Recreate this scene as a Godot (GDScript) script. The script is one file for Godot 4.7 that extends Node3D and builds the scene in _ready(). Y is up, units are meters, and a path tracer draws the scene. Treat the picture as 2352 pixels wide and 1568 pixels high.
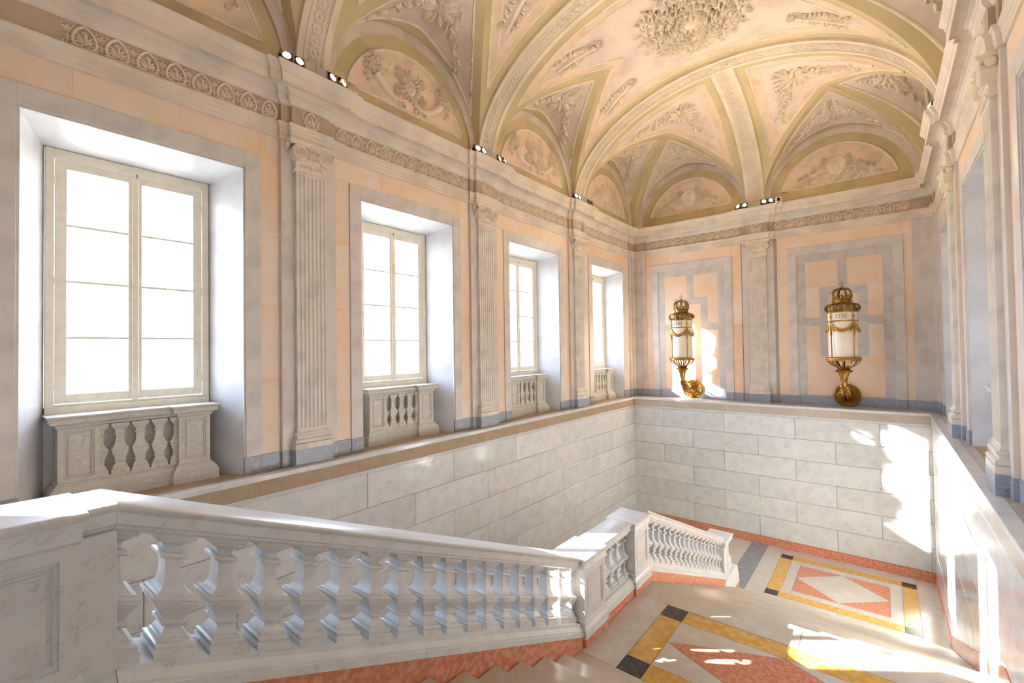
extends Node3D
# Stair hall with marble balustrades, tall windows and a stuccoed vault.
const BAY := 3.70
const WIDE := 7.40
const SPRING := 5.40
const LAND := -1.627
const LOW := -3.712
var M := {}
var taken := {}
var rng := RandomNumberGenerator.new()

class MB:
	var v := PackedVector3Array()
	var n := PackedVector3Array()
	func tri(a: Vector3, b: Vector3, c: Vector3, na: Vector3, nb: Vector3, nc: Vector3) -> void:
		if (c - a).cross(b - a).dot(na + nb + nc) < 0.0:
			v.append_array([a, c, b])
			n.append_array([na, nc, nb])
		else:
			v.append_array([a, b, c])
			n.append_array([na, nb, nc])
	func quad4(a: Vector3, b: Vector3, c: Vector3, d: Vector3, na: Vector3, nb: Vector3, nc: Vector3, nd: Vector3) -> void:
		tri(a, b, c, na, nb, nc)
		tri(a, c, d, na, nc, nd)
	func quad(a: Vector3, b: Vector3, c: Vector3, d: Vector3, toward: Vector3) -> void:
		var m := (c - a).cross(d - b)
		if m.length() < 1e-12:
			m = (b - a).cross(c - a)
		if m.length() < 1e-12:
			return
		m = m.normalized()
		if m.dot(toward) < 0.0:
			m = -m
		quad4(a, b, c, d, m, m, m, m)
	func flat(a: Vector3, b: Vector3, c: Vector3, toward: Vector3) -> void:
		var m := (b - a).cross(c - a)
		if m.length() < 1e-12:
			return
		m = m.normalized()
		if m.dot(toward) < 0.0:
			m = -m
		tri(a, b, c, m, m, m)
	func hexa(p: Array) -> void:
		# eight corners: 0-3 one face in ring order, 4-7 the opposite face in the same order
		var c := Vector3.ZERO
		for q in p:
			c += q / 8.0
		for f in [[0, 1, 2, 3], [4, 5, 6, 7], [0, 1, 5, 4], [1, 2, 6, 5], [2, 3, 7, 6], [3, 0, 4, 7]]:
			var m: Vector3 = (p[f[0]] + p[f[1]] + p[f[2]] + p[f[3]]) / 4.0
			quad(p[f[0]], p[f[1]], p[f[2]], p[f[3]], m - c)
	func box(a: Vector3, b: Vector3) -> void:
		hexa([Vector3(a.x, a.y, a.z), Vector3(b.x, a.y, a.z), Vector3(b.x, b.y, a.z), Vector3(a.x, b.y, a.z), Vector3(a.x, a.y, b.z), Vector3(b.x, a.y, b.z), Vector3(b.x, b.y, b.z), Vector3(a.x, b.y, b.z)])
	func cbox(a: Vector3, b: Vector3, k: float) -> void:
		# a box whose edges are chamfered by k
		var mid := (a + b) / 2.0
		var h := (b - a) / 2.0
		var g := Vector3(h.x - k, h.y - k, h.z - k)
		var pt := func(s: Vector3, ax: int) -> Vector3:
			var q := Vector3(s.x * g.x, s.y * g.y, s.z * g.z)
			q[ax] = s[ax] * h[ax]
			return mid + q
		for ax in 3:
			var u := (ax + 1) % 3
			var w := (ax + 2) % 3
			for sg in [-1.0, 1.0]:
				var c := []
				for e in [[-1.0, -1.0], [1.0, -1.0], [1.0, 1.0], [-1.0, 1.0]]:
					var s := Vector3.ZERO
					s[ax] = sg
					s[u] = e[0]
					s[w] = e[1]
					c.append(pt.call(s, ax))
				var t := Vector3.ZERO
				t[ax] = sg
				quad(c[0], c[1], c[2], c[3], t)
			for su in [-1.0, 1.0]:
				for sw in [-1.0, 1.0]:
					var s0 := Vector3.ZERO
					s0[ax] = -1.0
					s0[u] = su
					s0[w] = sw
					var s1 := s0
					s1[ax] = 1.0
					var t := Vector3.ZERO
					t[u] = su
					t[w] = sw
					quad(pt.call(s0, u), pt.call(s1, u), pt.call(s1, w), pt.call(s0, w), t)
		for sx in [-1.0, 1.0]:
			for sy in [-1.0, 1.0]:
				for sz in [-1.0, 1.0]:
					var s := Vector3(sx, sy, sz)
					flat(pt.call(s, 0), pt.call(s, 1), pt.call(s, 2), s)
	static func edge_normals(prof: Array, closed := false) -> Array:
		# for each profile segment the normals at its two ends, averaged where the bend is soft
		var k := prof.size() - (0 if closed else 1)
		var face := []
		for i in k:
			var t: Vector2 = prof[(i + 1) % prof.size()] - prof[i]
			face.append(Vector2(t.y, -t.x).normalized())
		var out := []
		for i in k:
			var e := []
			for side in 2:
				var j := i - 1 if side == 0 else i + 1
				if closed:
					j = (j + k) % k
				if j >= 0 and j < k and face[i].dot(face[j]) > 0.84:
					e.append((face[i] + face[j]).normalized())
				else:
					e.append(face[i])
			out.append(e)
		return out
	func mould(path: Array, prof: Array, closed := false, before = null, after = null, caps := false) -> void:
		# a moulding along a plan path (x, z); profile points are (projection, height), bottom to top
		var count := path.size()
		var mit := []
		var nor := []
		for i in count:
			var a = path[i - 1] if i > 0 else (path[count - 1] if closed else before)
			var b = path[(i + 1) % count] if i < count - 1 or closed else after
			var n1 = null
			var n2 = null
			if a != null:
				var d: Vector2 = (path[i] - a).normalized()
				n1 = Vector2(-d.y, d.x)
			if b != null:
				var d: Vector2 = (b - path[i]).normalized()
				n2 = Vector2(-d.y, d.x)
			if n1 == null:
				n1 = n2
			if n2 == null:
				n2 = n1
			nor.append(n2)
			mit.append((n1 + n2) / (1.0 + n1.dot(n2)))
		var en := edge_normals(prof)
		for i in (count if closed else count - 1):
			var j := (i + 1) % count
			var m: Vector2 = nor[i]
			for k in prof.size() - 1:
				var p: Vector2 = prof[k]
				var q: Vector2 = prof[k + 1]
				var a := Vector3(path[i].x + mit[i].x * p.x, p.y, path[i].y + mit[i].y * p.x)
				var b := Vector3(path[j].x + mit[j].x * p.x, p.y, path[j].y + mit[j].y * p.x)
				var c := Vector3(path[j].x + mit[j].x * q.x, q.y, path[j].y + mit[j].y * q.x)
				var d := Vector3(path[i].x + mit[i].x * q.x, q.y, path[i].y + mit[i].y * q.x)
				var e0: Vector2 = en[k][0]
				var e1: Vector2 = en[k][1]
				var na := Vector3(m.x * e0.x, e0.y, m.y * e0.x)
				var nb := Vector3(m.x * e1.x, e1.y, m.y * e1.x)
				quad4(a, b, c, d, na, na, nb, nb)
		if caps and closed:
			for top in 2:
				var p: Vector2 = prof[prof.size() - 1] if top else prof[0]
				var c := []
				for i in count:
					c.append(Vector3(path[i].x + mit[i].x * p.x, p.y, path[i].y + mit[i].y * p.x))
				for i in range(1, count - 1):
					flat(c[0], c[i], c[i + 1], Vector3.UP if top else Vector3.DOWN)
	func lathe(prof: Array, seg := 24, at := Vector3.ZERO, from := 0.0, to := TAU) -> void:
		var en := edge_normals(prof)
		for i in seg:
			var a0 := from + (to - from) * i / seg
			var a1 := from + (to - from) * (i + 1) / seg
			var d0 := Vector3(sin(a0), 0, cos(a0))
			var d1 := Vector3(sin(a1), 0, cos(a1))
			for k in prof.size() - 1:
				var p: Vector2 = prof[k]
				var q: Vector2 = prof[k + 1]
				var e0: Vector2 = en[k][0]
				var e1: Vector2 = en[k][1]
				quad4(at + d0 * p.x + Vector3(0, p.y, 0), at + d1 * p.x + Vector3(0, p.y, 0), at + d1 * q.x + Vector3(0, q.y, 0), at + d0 * q.x + Vector3(0, q.y, 0),
					d0 * e0.x + Vector3(0, e0.y, 0), d1 * e0.x + Vector3(0, e0.y, 0), d1 * e1.x + Vector3(0, e1.y, 0), d0 * e1.x + Vector3(0, e1.y, 0))
	func prism(poly: Array, z0: float, z1: float, slope := 0.0, zref := 0.0) -> void:
		# a closed (x, y) outline swept along z; with a slope it is sheared upwards like a raking rail
		var en := edge_normals(poly, true)
		var area := 0.0
		for i in poly.size():
			area += poly[i].cross(poly[(i + 1) % poly.size()])
		var sgn := 1.0 if area > 0.0 else -1.0
		var up := func(p: Vector2, z: float) -> Vector3:
			return Vector3(p.x, p.y + slope * (z - zref), z)
		for i in poly.size():
			var p: Vector2 = poly[i]
			var q: Vector2 = poly[(i + 1) % poly.size()]
			var e0: Vector2 = en[i][0] * sgn
			var e1: Vector2 = en[i][1] * sgn
			var na := Vector3(e0.x, e0.y, -slope * e0.y).normalized()
			var nb := Vector3(e1.x, e1.y, -slope * e1.y).normalized()
			quad4(up.call(p, z0), up.call(q, z0), up.call(q, z1), up.call(p, z1), na, nb, nb, na)
		var ids := Geometry2D.triangulate_polygon(PackedVector2Array(poly))
		for end in 2:
			var z := z1 if end else z0
			var m := Vector3(0, 0, 1 if z1 > z0 else -1) * (1.0 if end else -1.0)
			for i in range(0, ids.size(), 3):
				tri(up.call(poly[ids[i]], z), up.call(poly[ids[i + 1]], z), up.call(poly[ids[i + 2]], z), m, m, m)
	func tube(pts: Array, radii: Array, seg := 8, squash := 1.0) -> void:
		var up := Vector3.UP
		var rings := []
		var dirs := []
		for i in pts.size():
			var t: Vector3 = (pts[mini(i + 1, pts.size() - 1)] - pts[maxi(i - 1, 0)]).normalized()
			if absf(t.dot(up)) > 0.96:
				up = Vector3.RIGHT if absf(t.x) < 0.9 else Vector3.BACK
			var side := t.cross(up).normalized()
			up = side.cross(t).normalized()
			var ring := []
			var dd := []
			for k in seg:
				var a := TAU * k / seg
				var d := side * cos(a) + up * sin(a) * squash
				ring.append(pts[i] + d * radii[i])
				dd.append(d.normalized())
			rings.append(ring)
			dirs.append(dd)
		for i in pts.size() - 1:
			for k in seg:
				var j := (k + 1) % seg
				quad4(rings[i][k], rings[i][j], rings[i + 1][j], rings[i + 1][k], dirs[i][k], dirs[i][j], dirs[i + 1][j], dirs[i + 1][k])
		for e in [0, pts.size() - 1]:
			if radii[e] > 0.0005:
				var other: Vector3 = pts[1] if e == 0 else pts[e - 1]
				for k in range(1, seg - 1):
					flat(rings[e][0], rings[e][k], rings[e][k + 1], pts[e] - other)
	func ball(c: Vector3, r: Vector3, seg := 10, rings := 6) -> void:
		for i in rings:
			for k in seg:
				var q := []
				for e in [[i, k], [i, k + 1], [i + 1, k + 1], [i + 1, k]]:
					var th: float = PI * e[0] / rings
					var ph: float = TAU * e[1] / seg
					q.append(Vector3(sin(th) * cos(ph), cos(th), sin(th) * sin(ph)))
				quad4(c + q[0] * r, c + q[1] * r, c + q[2] * r, c + q[3] * r, (q[0] / r).normalized(), (q[1] / r).normalized(), (q[2] / r).normalized(), (q[3] / r).normalized())
	func move(t: Transform3D, from := 0) -> void:
		var nb := t.basis.inverse().transposed()
		for i in range(from, v.size()):
			v[i] = t * v[i]
			n[i] = (nb * n[i]).normalized()
	func shear(slope: float) -> void:
		for i in v.size():
			v[i].y += slope * v[i].z
			n[i] = Vector3(n[i].x, n[i].y, n[i].z - slope * n[i].y).normalized()
	func mesh() -> ArrayMesh:
		var a := []
		a.resize(Mesh.ARRAY_MAX)
		# wind every face so that its front looks along its normals
		a[Mesh.ARRAY_VERTEX] = v
		a[Mesh.ARRAY_NORMAL] = n
		var m := ArrayMesh.new()
		m.add_surface_from_arrays(Mesh.PRIMITIVE_TRIANGLES, a)
		return m

# ---- scene tree helpers
func numbered(called: String) -> String:
	var k: int = taken.get(called, 0)
	taken[called] = k + 1
	return called if k == 0 else "%s_%03d" % [called, k]

func thing(called: String, label: String, category: String, at := Vector3.ZERO, turn := 0.0, group := "") -> Node3D:
	var o := Node3D.new()
	o.name = numbered(called)
	add_child(o)
	o.position = at
	o.rotation.y = turn
	o.set_meta("label", label)
	o.set_meta("category", category)
	if group:
		o.set_meta("group", group)
	return o

func setting(called: String, label := "", at := Vector3.ZERO, turn := 0.0) -> Node3D:
	var o := Node3D.new()
	o.name = called
	add_child(o)
	o.position = at
	o.rotation.y = turn
	o.set_meta("kind", "structure")
	if label:
		o.set_meta("label", label)
	return o

func part(parent: Node, called: String, mesh: Mesh, mat: Material, at := Vector3.ZERO, turn := 0.0) -> MeshInstance3D:
	var o := MeshInstance3D.new()
	o.name = called
	o.mesh = mesh
	o.material_override = mat
	parent.add_child(o, true)
	o.position = at
	o.rotation.y = turn
	return o

func hub(parent: Node, called: String, at := Vector3.ZERO, turn := 0.0) -> Node3D:
	var o := Node3D.new()
	o.name = called
	parent.add_child(o, true)
	o.position = at
	o.rotation.y = turn
	return o

func rect_path(x0: float, x1: float, z0: float, z1: float) -> Array:
	return [Vector2(x0, z1), Vector2(x1, z1), Vector2(x1, z0), Vector2(x0, z0)]

func box_mesh(a: Vector3, b: Vector3, k := 0.0) -> ArrayMesh:
	var m := MB.new()
	if k > 0.0:
		m.cbox(a, b, k)
	else:
		m.box(a, b)
	return m.mesh()

func arc_pts(c: Vector2, r: Vector2, a0: float, a1: float, k: int) -> Array:
	var out := []
	for i in k + 1:
		var a := deg_to_rad(a0 + (a1 - a0) * i / k)
		out.append(c + Vector2(cos(a) * r.x, sin(a) * r.y))
	return out
# ---- materials
func noise_image(size: int, freq: float, seed_: int, octaves := 4, kind := FastNoiseLite.TYPE_SIMPLEX_SMOOTH, fractal := FastNoiseLite.FRACTAL_FBM, warp := 0.0) -> Image:
	var f := FastNoiseLite.new()
	f.seed = seed_
	f.noise_type = kind
	f.frequency = freq
	f.fractal_type = fractal
	f.fractal_octaves = octaves
	if warp > 0.0:
		f.domain_warp_enabled = true
		f.domain_warp_amplitude = warp
		f.domain_warp_frequency = freq * 0.7
	return f.get_seamless_image(size, size)

func stone_texture(size: int, seed_: int, base: Color, cloud: Color, vein: Color, cloud_freq: float, vein_freq: float, vein_sharp: float, vein_amount: float, speck := 0.0, slant := true) -> ImageTexture:
	# clouds and veins; the veins run diagonally because their noise is read along a slanted, wrapped lattice
	var a := noise_image(size, cloud_freq, seed_, 5).get_data()
	var b := noise_image(size, vein_freq, seed_ + 7, 4, FastNoiseLite.TYPE_SIMPLEX_SMOOTH, FastNoiseLite.FRACTAL_FBM, 30.0).get_data()
	var c := noise_image(size, 0.09, seed_ + 13, 2).get_data()
	var out := PackedByteArray()
	out.resize(size * size * 3)
	for y in size:
		for x in size:
			var i := y * size + x
			var k := a[i] / 255.0
			var sx := (x + y) % size
			var r := absf((b[y * size + sx] if slant else b[i]) / 255.0 - 0.5) * 2.0
			var w := pow(clampf(1.0 - r, 0.0, 1.0), vein_sharp) * vein_amount * smoothstep(0.25, 0.8, k)
			var s := clampf((c[i] / 255.0 - 0.72) * 6.0, 0.0, 1.0) * speck
			var q := base.lerp(cloud, smoothstep(0.3, 0.75, k)).lerp(vein, clampf(w + s, 0.0, 1.0))
			out[i * 3] = int(q.r * 255.0)
			out[i * 3 + 1] = int(q.g * 255.0)
			out[i * 3 + 2] = int(q.b * 255.0)
	var im := Image.create_from_data(size, size, false, Image.FORMAT_RGB8, out)
	return ImageTexture.create_from_image(im)

func stone(called: String, tex: Texture2D, scale: float, rough: float, tint := Color.WHITE, offset := Vector3.ZERO) -> StandardMaterial3D:
	var m := StandardMaterial3D.new()
	m.resource_name = called
	m.albedo_color = tint
	m.albedo_texture = tex
	m.uv1_triplanar = true
	m.uv1_world_triplanar = true
	m.uv1_scale = Vector3.ONE * scale
	m.uv1_offset = offset
	m.roughness = rough
	M[called] = m
	return m

func plain(called: String, c: Color, rough: float, metal := 0.0) -> StandardMaterial3D:
	var m := StandardMaterial3D.new()
	m.resource_name = called
	m.albedo_color = c
	m.roughness = rough
	m.metallic = metal
	M[called] = m
	return m

func c8(r: int, g: int, b: int) -> Color:
	return Color8(r, g, b)

func make_materials() -> void:
	var white := stone_texture(1024, 11, c8(236, 237, 235), c8(231, 231, 229), c8(150, 152, 154), 0.006, 0.012, 30.0, 0.46, 0.05)
	for i in 4:
		stone("block_marble_%d" % i, white, 0.42, 0.10, [c8(255, 255, 253), c8(249, 249, 247), c8(252, 251, 250), c8(245, 245, 243)][i], Vector3(0.13 * i, 0.31 * i, 0.22 * i))
	stone("rail_marble", white, 0.7, 0.32, c8(248, 247, 245), Vector3(0.4, 0.1, 0.3))
	stone("rail_marble_b", white, 0.8, 0.34, c8(243, 241, 239), Vector3(0.1, 0.6, 0.2))
	var veined := stone_texture(512, 23, c8(218, 215, 208), c8(230, 228, 222), c8(124, 122, 118), 0.010, 0.02, 6.0, 0.35, 0.0)
	stone("window_marble", veined, 0.9, 0.42, c8(250, 248, 242))
	var cloud := stone_texture(512, 31, c8(250, 250, 250), c8(238, 238, 239), c8(222, 221, 222), 0.006, 0.008, 5.0, 0.35, 0.0, false)
	stone("frame_marble", cloud, 0.55, 0.32, c8(229, 223, 216))
	stone("strip_marble", cloud, 0.5, 0.32, c8(228, 220, 211), Vector3(0.3, 0.2, 0.6))
	stone("reveal_marble", cloud, 0.4, 0.22, c8(230, 231, 233), Vector3(0.5, 0.7, 0.1))
	stone("panel_grey", cloud, 0.7, 0.34, c8(217, 211, 203), Vector3(0.15, 0.35, 0.5))
	var peach := stone_texture(512, 41, c8(244, 219, 192), c8(243, 225, 206), c8(250, 232, 215), 0.006, 0.008, 3.0, 0.5, 0.0, false)
	stone("peach_a", peach, 0.45, 0.36)
	stone("peach_b", peach, 0.5, 0.36, c8(255, 250, 246), Vector3(0.4, 0.2, 0.7))
	stone("peach_c", peach, 0.4, 0.36, c8(252, 246, 238), Vector3(0.7, 0.5, 0.3))
	var blue := stone_texture(512, 53, c8(158, 166, 180), c8(182, 188, 198), c8(92, 98, 112), 0.012, 0.025, 7.0, 0.6, 0.0)
	stone("blue_marble", blue, 0.9, 0.3)
	stone("blue_marble_pale", blue, 0.9, 0.3, c8(255, 250, 246), Vector3(0.3, 0.4, 0.1))
	stone("grey_floor", blue, 0.8, 0.2, c8(230, 222, 212), Vector3(0.6, 0.1, 0.4))
	var red := stone_texture(512, 61, c8(213, 134, 100), c8(222, 152, 120), c8(236, 184, 154), 0.02, 0.035, 3.0, 0.55, 0.0, false)
	stone("red_marble", red, 1.2, 0.22)
	stone("red_mosaic", red, 1.5, 0.16, c8(245, 240, 238), Vector3(0.2, 0.7, 0.4))
	var gold := stone_texture(512, 71, c8(212, 164, 76), c8(220, 175, 96), c8(234, 205, 148), 0.014, 0.03, 6.0, 0.4, 0.0, false)
	stone("yellow_marble", gold, 1.1, 0.16)
	var black := stone_texture(512, 83, c8(52, 46, 44), c8(66, 58, 55), c8(198, 190, 182), 0.02, 0.025, 16.0, 0.5, 0.0)
	stone("black_marble", black, 1.4, 0.14)
	var sand := stone_texture(512, 97, c8(206, 195, 177), c8(214, 207, 194), c8(184, 170, 150), 0.008, 0.014, 4.0, 0.35, 0.0, false)
	stone("floor_marble", sand, 0.5, 0.16)
	stone("floor_marble_b", sand, 0.55, 0.16, c8(250, 246, 244), Vector3(0.4, 0.1, 0.6))
	stone("step_marble", sand, 0.4, 0.2, c8(250, 248, 244), Vector3(0.2, 0.5, 0.3))
	stone("ledge_stone", sand, 0.9, 0.6, c8(222, 205, 182), Vector3(0.7, 0.2, 0.1))
	var lime := stone_texture(512, 103, c8(250, 250, 250), c8(230, 231, 233), c8(230, 229, 226), 0.006, 0.02, 3.0, 0.5, 0.0, false)
	stone("cream_plaster", lime, 0.5, 0.7, c8(243, 227, 204))
	stone("cornice_plaster", lime, 0.4, 0.65, c8(242, 229, 210), Vector3(0.2, 0.1, 0.4))
	stone("frieze_ground", lime, 0.6, 0.75, c8(206, 184, 156))
	stone("pink_plaster", lime, 0.35, 0.8, c8(241, 221, 203), Vector3(0.6, 0.3, 0.2))
	stone("web_plaster", lime, 0.4, 0.8, c8(236, 220, 202), Vector3(0.1, 0.3, 0.7))
	stone("peach_plaster", lime, 0.5, 0.8, c8(244, 217, 186))
	stone("tympanum_plaster", lime, 0.5, 0.8, c8(246, 221, 193), Vector3(0.3, 0.3, 0.3))
	stone("olive_plaster", lime, 0.3, 0.8, c8(220, 200, 156), Vector3(0.5, 0.5, 0.5))
	stone("shaft_plaster", lime, 0.8, 0.45, c8(242, 234, 222), Vector3(0.9, 0.2, 0.5))
	stone("relief_plaster", lime, 0.9, 0.7, c8(250, 234, 210), Vector3(0.1, 0.8, 0.2))
	plain("joint", c8(190, 184, 172), 0.9)
	plain("peach_joint", c8(206, 170, 138), 0.9)
	plain("masonry", c8(205, 200, 192), 0.95)
	var wood := stone_texture(512, 131, c8(243, 236, 218), c8(239, 231, 210), c8(214, 198, 166), 0.01, 0.03, 10.0, 0.22, 0.04, false)
	stone("window_paint", wood, 1.2, 0.45)
	plain("bark", c8(92, 78, 64), 0.95)
	plain("foliage", c8(74, 92, 48), 0.9)
	plain("hinge_metal", c8(150, 140, 120), 0.5, 0.6)
	plain("gilt", c8(186, 148, 80), 0.30, 1.0)
	plain("gilt_dark", c8(156, 120, 62), 0.36, 1.0)
	plain("lamp_steel", c8(150, 138, 124), 0.45, 0.5)
	plain("lamp_face", c8(186, 178, 168), 0.45, 0.1)
	plain("lamp_black", c8(34, 32, 30), 0.5)
	plain("lettering", c8(176, 170, 160), 0.6)
	var glass := plain("pane_glass", Color(1, 1, 1, 0.06), 0.02)
	glass.transparency = BaseMaterial3D.TRANSPARENCY_ALPHA
	plain("opal_glass", c8(254, 242, 220), 0.12)
	var bulb := plain("bulb", c8(255, 240, 215), 0.4)
	bulb.emission_enabled = true
	bulb.emission = c8(255, 226, 180)
	bulb.emission_energy_multiplier = 9.0
	var off := plain("bulb_unlit", c8(235, 228, 214), 0.2)
	off.metallic = 0.3
# ---- upper walls. Local frame of a wall: x along it, y up, z out into the room.
const PIER := 0.985
const HEAD := 3.943
const BACK := -0.58

func shaft_mesh() -> ArrayMesh:
	var m := MB.new()
	var hw := 0.217
	var r := 0.0215
	var zf := 0.105
	var y0 := 0.47
	var y1 := 4.075
	var lo := 0.500
	var hi := 4.045
	var xs := [-hw]
	var gap := 0.0585
	var near := []
	for f in 7:
		var c := (f - 3) * gap
		for k in 9:
			xs.append(c - r * cos(PI * k / 8.0))
	xs.append(hw)
	var ys := [y0]
	for k in 5:
		ys.append(lo + r * (1.0 - cos(PI / 2.0 * k / 4.0)))
	for k in range(4, -1, -1):
		ys.append(hi - r * (1.0 - cos(PI / 2.0 * k / 4.0)))
	ys.append(y1)
	var depth := func(x: float, y: float) -> float:
		var c := roundf(x / gap) * gap
		if absf(c) > gap * 3.01:
			return 0.0
		var t := x - c
		var e := 0.0
		if y < lo + r:
			e = lo + r - y
		elif y > hi - r:
			e = y - hi + r
		return sqrt(maxf(0.0, r * r - t * t - e * e)) * 0.9
	var pos := func(x: float, y: float) -> Vector3:
		return Vector3(x, y, zf - depth.call(x, y))
	for j in ys.size() - 1:
		for i in xs.size() - 1:
			m.quad(pos.call(xs[i], ys[j]), pos.call(xs[i + 1], ys[j]), pos.call(xs[i + 1], ys[j + 1]), pos.call(xs[i], ys[j + 1]), Vector3.BACK)
	for s in [-1.0, 1.0]:
		m.quad(Vector3(s * hw, y0, 0.04), Vector3(s * hw, y0, zf), Vector3(s * hw, y1, zf), Vector3(s * hw, y1, 0.04), Vector3(s, 0, 0))
	return m.mesh()

func u_path(hw: float, z0: float, z1: float) -> Array:
	return [Vector2(-hw, z0), Vector2(-hw, z1), Vector2(hw, z1), Vector2(hw, z0)]

func base_mesh() -> ArrayMesh:
	var m := MB.new()
	var prof := [Vector2(0.056, 0.222), Vector2(0.056, 0.298), Vector2(0.046, 0.300)]
	prof.append_array(arc_pts(Vector2(0.030, 0.331), Vector2(0.026, 0.031), -85, 85, 6))
	prof.append_array([Vector2(0.018, 0.364), Vector2(0.014, 0.378), Vector2(0.016, 0.396), Vector2(0.024, 0.408)])
	prof.append_array(arc_pts(Vector2(0.022, 0.429), Vector2(0.020, 0.019), -85, 85, 6))
	prof.append_array([Vector2(0.012, 0.450), Vector2(0.012, 0.464), Vector2(0.004, 0.472), Vector2(-0.01, 0.474)])
	m.mould(u_path(0.217, 0.0, 0.105), prof)
	return m.mesh()

func spiral(c: Vector2, r: float, turns: float, from: float, hand: float, k := 30, inner := 0.12) -> Array:
	var out := []
	for i in k + 1:
		var t := float(i) / k
		var a := from + hand * t * turns * TAU
		var rr := r * lerpf(1.0, inner, pow(t, 0.85))
		out.append(c + Vector2(cos(a), sin(a)) * rr)
	return out

func ribbon(m: MB, map: Callable, pts: Array, width: Callable, high: Callable, across := 4) -> void:
	# a raised half-round band along a flat curve; map turns (u, v, height) into a point
	var k := pts.size()
	var rows := []
	for i in k:
		var d: Vector2 = (pts[mini(i + 1, k - 1)] - pts[maxi(i - 1, 0)]).normalized()
		var side := Vector2(-d.y, d.x)
		var t := float(i) / (k - 1)
		var w: float = width.call(t)
		var h: float = high.call(t)
		var row := []
		for j in across + 1:
			var a := PI * j / across
			var q: Vector2 = pts[i] + side * w * cos(a)
			row.append(map.call(q.x, q.y, h * sin(a)))
		rows.append(row)
	emit_rows(m, rows, map.call(pts[0].x, pts[0].y, 0.05) - map.call(pts[0].x, pts[0].y, 0.0))

func emit_rows(m: MB, rows: Array, out: Vector3) -> void:
	var k := rows.size()
	var wide: int = rows[0].size()
	var nor := []
	for i in k:
		var line := []
		for j in wide:
			var a: Vector3 = rows[mini(i + 1, k - 1)][j] - rows[maxi(i - 1, 0)][j]
			var b: Vector3 = rows[i][mini(j + 1, wide - 1)] - rows[i][maxi(j - 1, 0)]
			var q := a.cross(b)
			if q.length() < 1e-10:
				q = out
			q = q.normalized()
			if q.dot(out) < 0.0 and j > 0 and j < wide - 1:
				q = -q
			line.append(q)
		# the two rims look sideways; take the sign from the neighbour
		if wide > 2:
			if line[0].dot(line[1]) < 0.0:
				line[0] = -line[0]
			if line[wide - 1].dot(line[wide - 2]) < 0.0:
				line[wide - 1] = -line[wide - 1]
		nor.append(line)
	for i in k - 1:
		for j in wide - 1:
			m.quad4(rows[i][j], rows[i][j + 1], rows[i + 1][j + 1], rows[i + 1][j], nor[i][j], nor[i][j + 1], nor[i + 1][j + 1], nor[i + 1][j])

func dome(m: MB, map: Callable, c: Vector2, r: Vector2, high: float, turn := 0.0, seg := 8, rings := 3) -> void:
	var rows := []
	for i in rings + 1:
		var a := PI / 2.0 * i / rings
		var row := []
		for j in seg + 1:
			var b := TAU * j / seg
			var q := Vector2(cos(b) * r.x, sin(b) * r.y) * cos(a)
			q = c + q.rotated(turn)
			row.append(map.call(q.x, q.y, high * sin(a)))
		rows.append(row)
	emit_rows(m, rows, map.call(c.x, c.y, 0.05) - map.call(c.x, c.y, 0.0))

func leaf(m: MB, map: Callable, at: Vector2, ang: float, len: float, wid: float, high: float, curl := 0.0, k := 5) -> void:
	var pts := []
	var p := at
	var a := ang
	for i in k + 1:
		pts.append(p)
		p += Vector2(cos(a), sin(a)) * len / k
		a += curl / k
	ribbon(m, map, pts, func(t): return wid * (0.25 + 1.9 * t * (1.0 - t) * 1.6 * (1.0 - 0.35 * t)) * (1.0 if t < 0.99 else 0.2), func(t): return high * (0.5 + 0.8 * sin(PI * t)), 3)

func curl(m: MB, map: Callable, c: Vector2, r: float, turns: float, from: float, hand: float, w: float, high: float, k := 18) -> void:
	ribbon(m, map, spiral(c, r, turns, from, hand, k), func(t): return w * (1.0 - 0.5 * t), func(t): return high * (0.7 + 0.5 * t), 3)
	dome(m, map, c, Vector2.ONE * r * 0.2, high * 1.4, 0.0, 6, 2)

func flower(m: MB, map: Callable, c: Vector2, r: float, petals: int, high: float, turn := 0.0) -> void:
	for i in petals:
		var a := turn + TAU * i / petals
		dome(m, map, c + Vector2(cos(a), sin(a)) * r * 0.58, Vector2(r * 0.46, r * 0.36), high, a, 6, 2)
	dome(m, map, c, Vector2.ONE * r * 0.3, high * 1.5, 0.0, 6, 2)

func stem(m: MB, map: Callable, a: Vector2, b: Vector2, c: Vector2, w0: float, w1: float, high: float, k := 8) -> void:
	var pts := []
	for i in k + 1:
		var t := float(i) / k
		pts.append(a.lerp(b, t).lerp(b.lerp(c, t), t))
	ribbon(m, map, pts, func(t): return lerpf(w0, w1, t), func(t): return high, 3)

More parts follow.
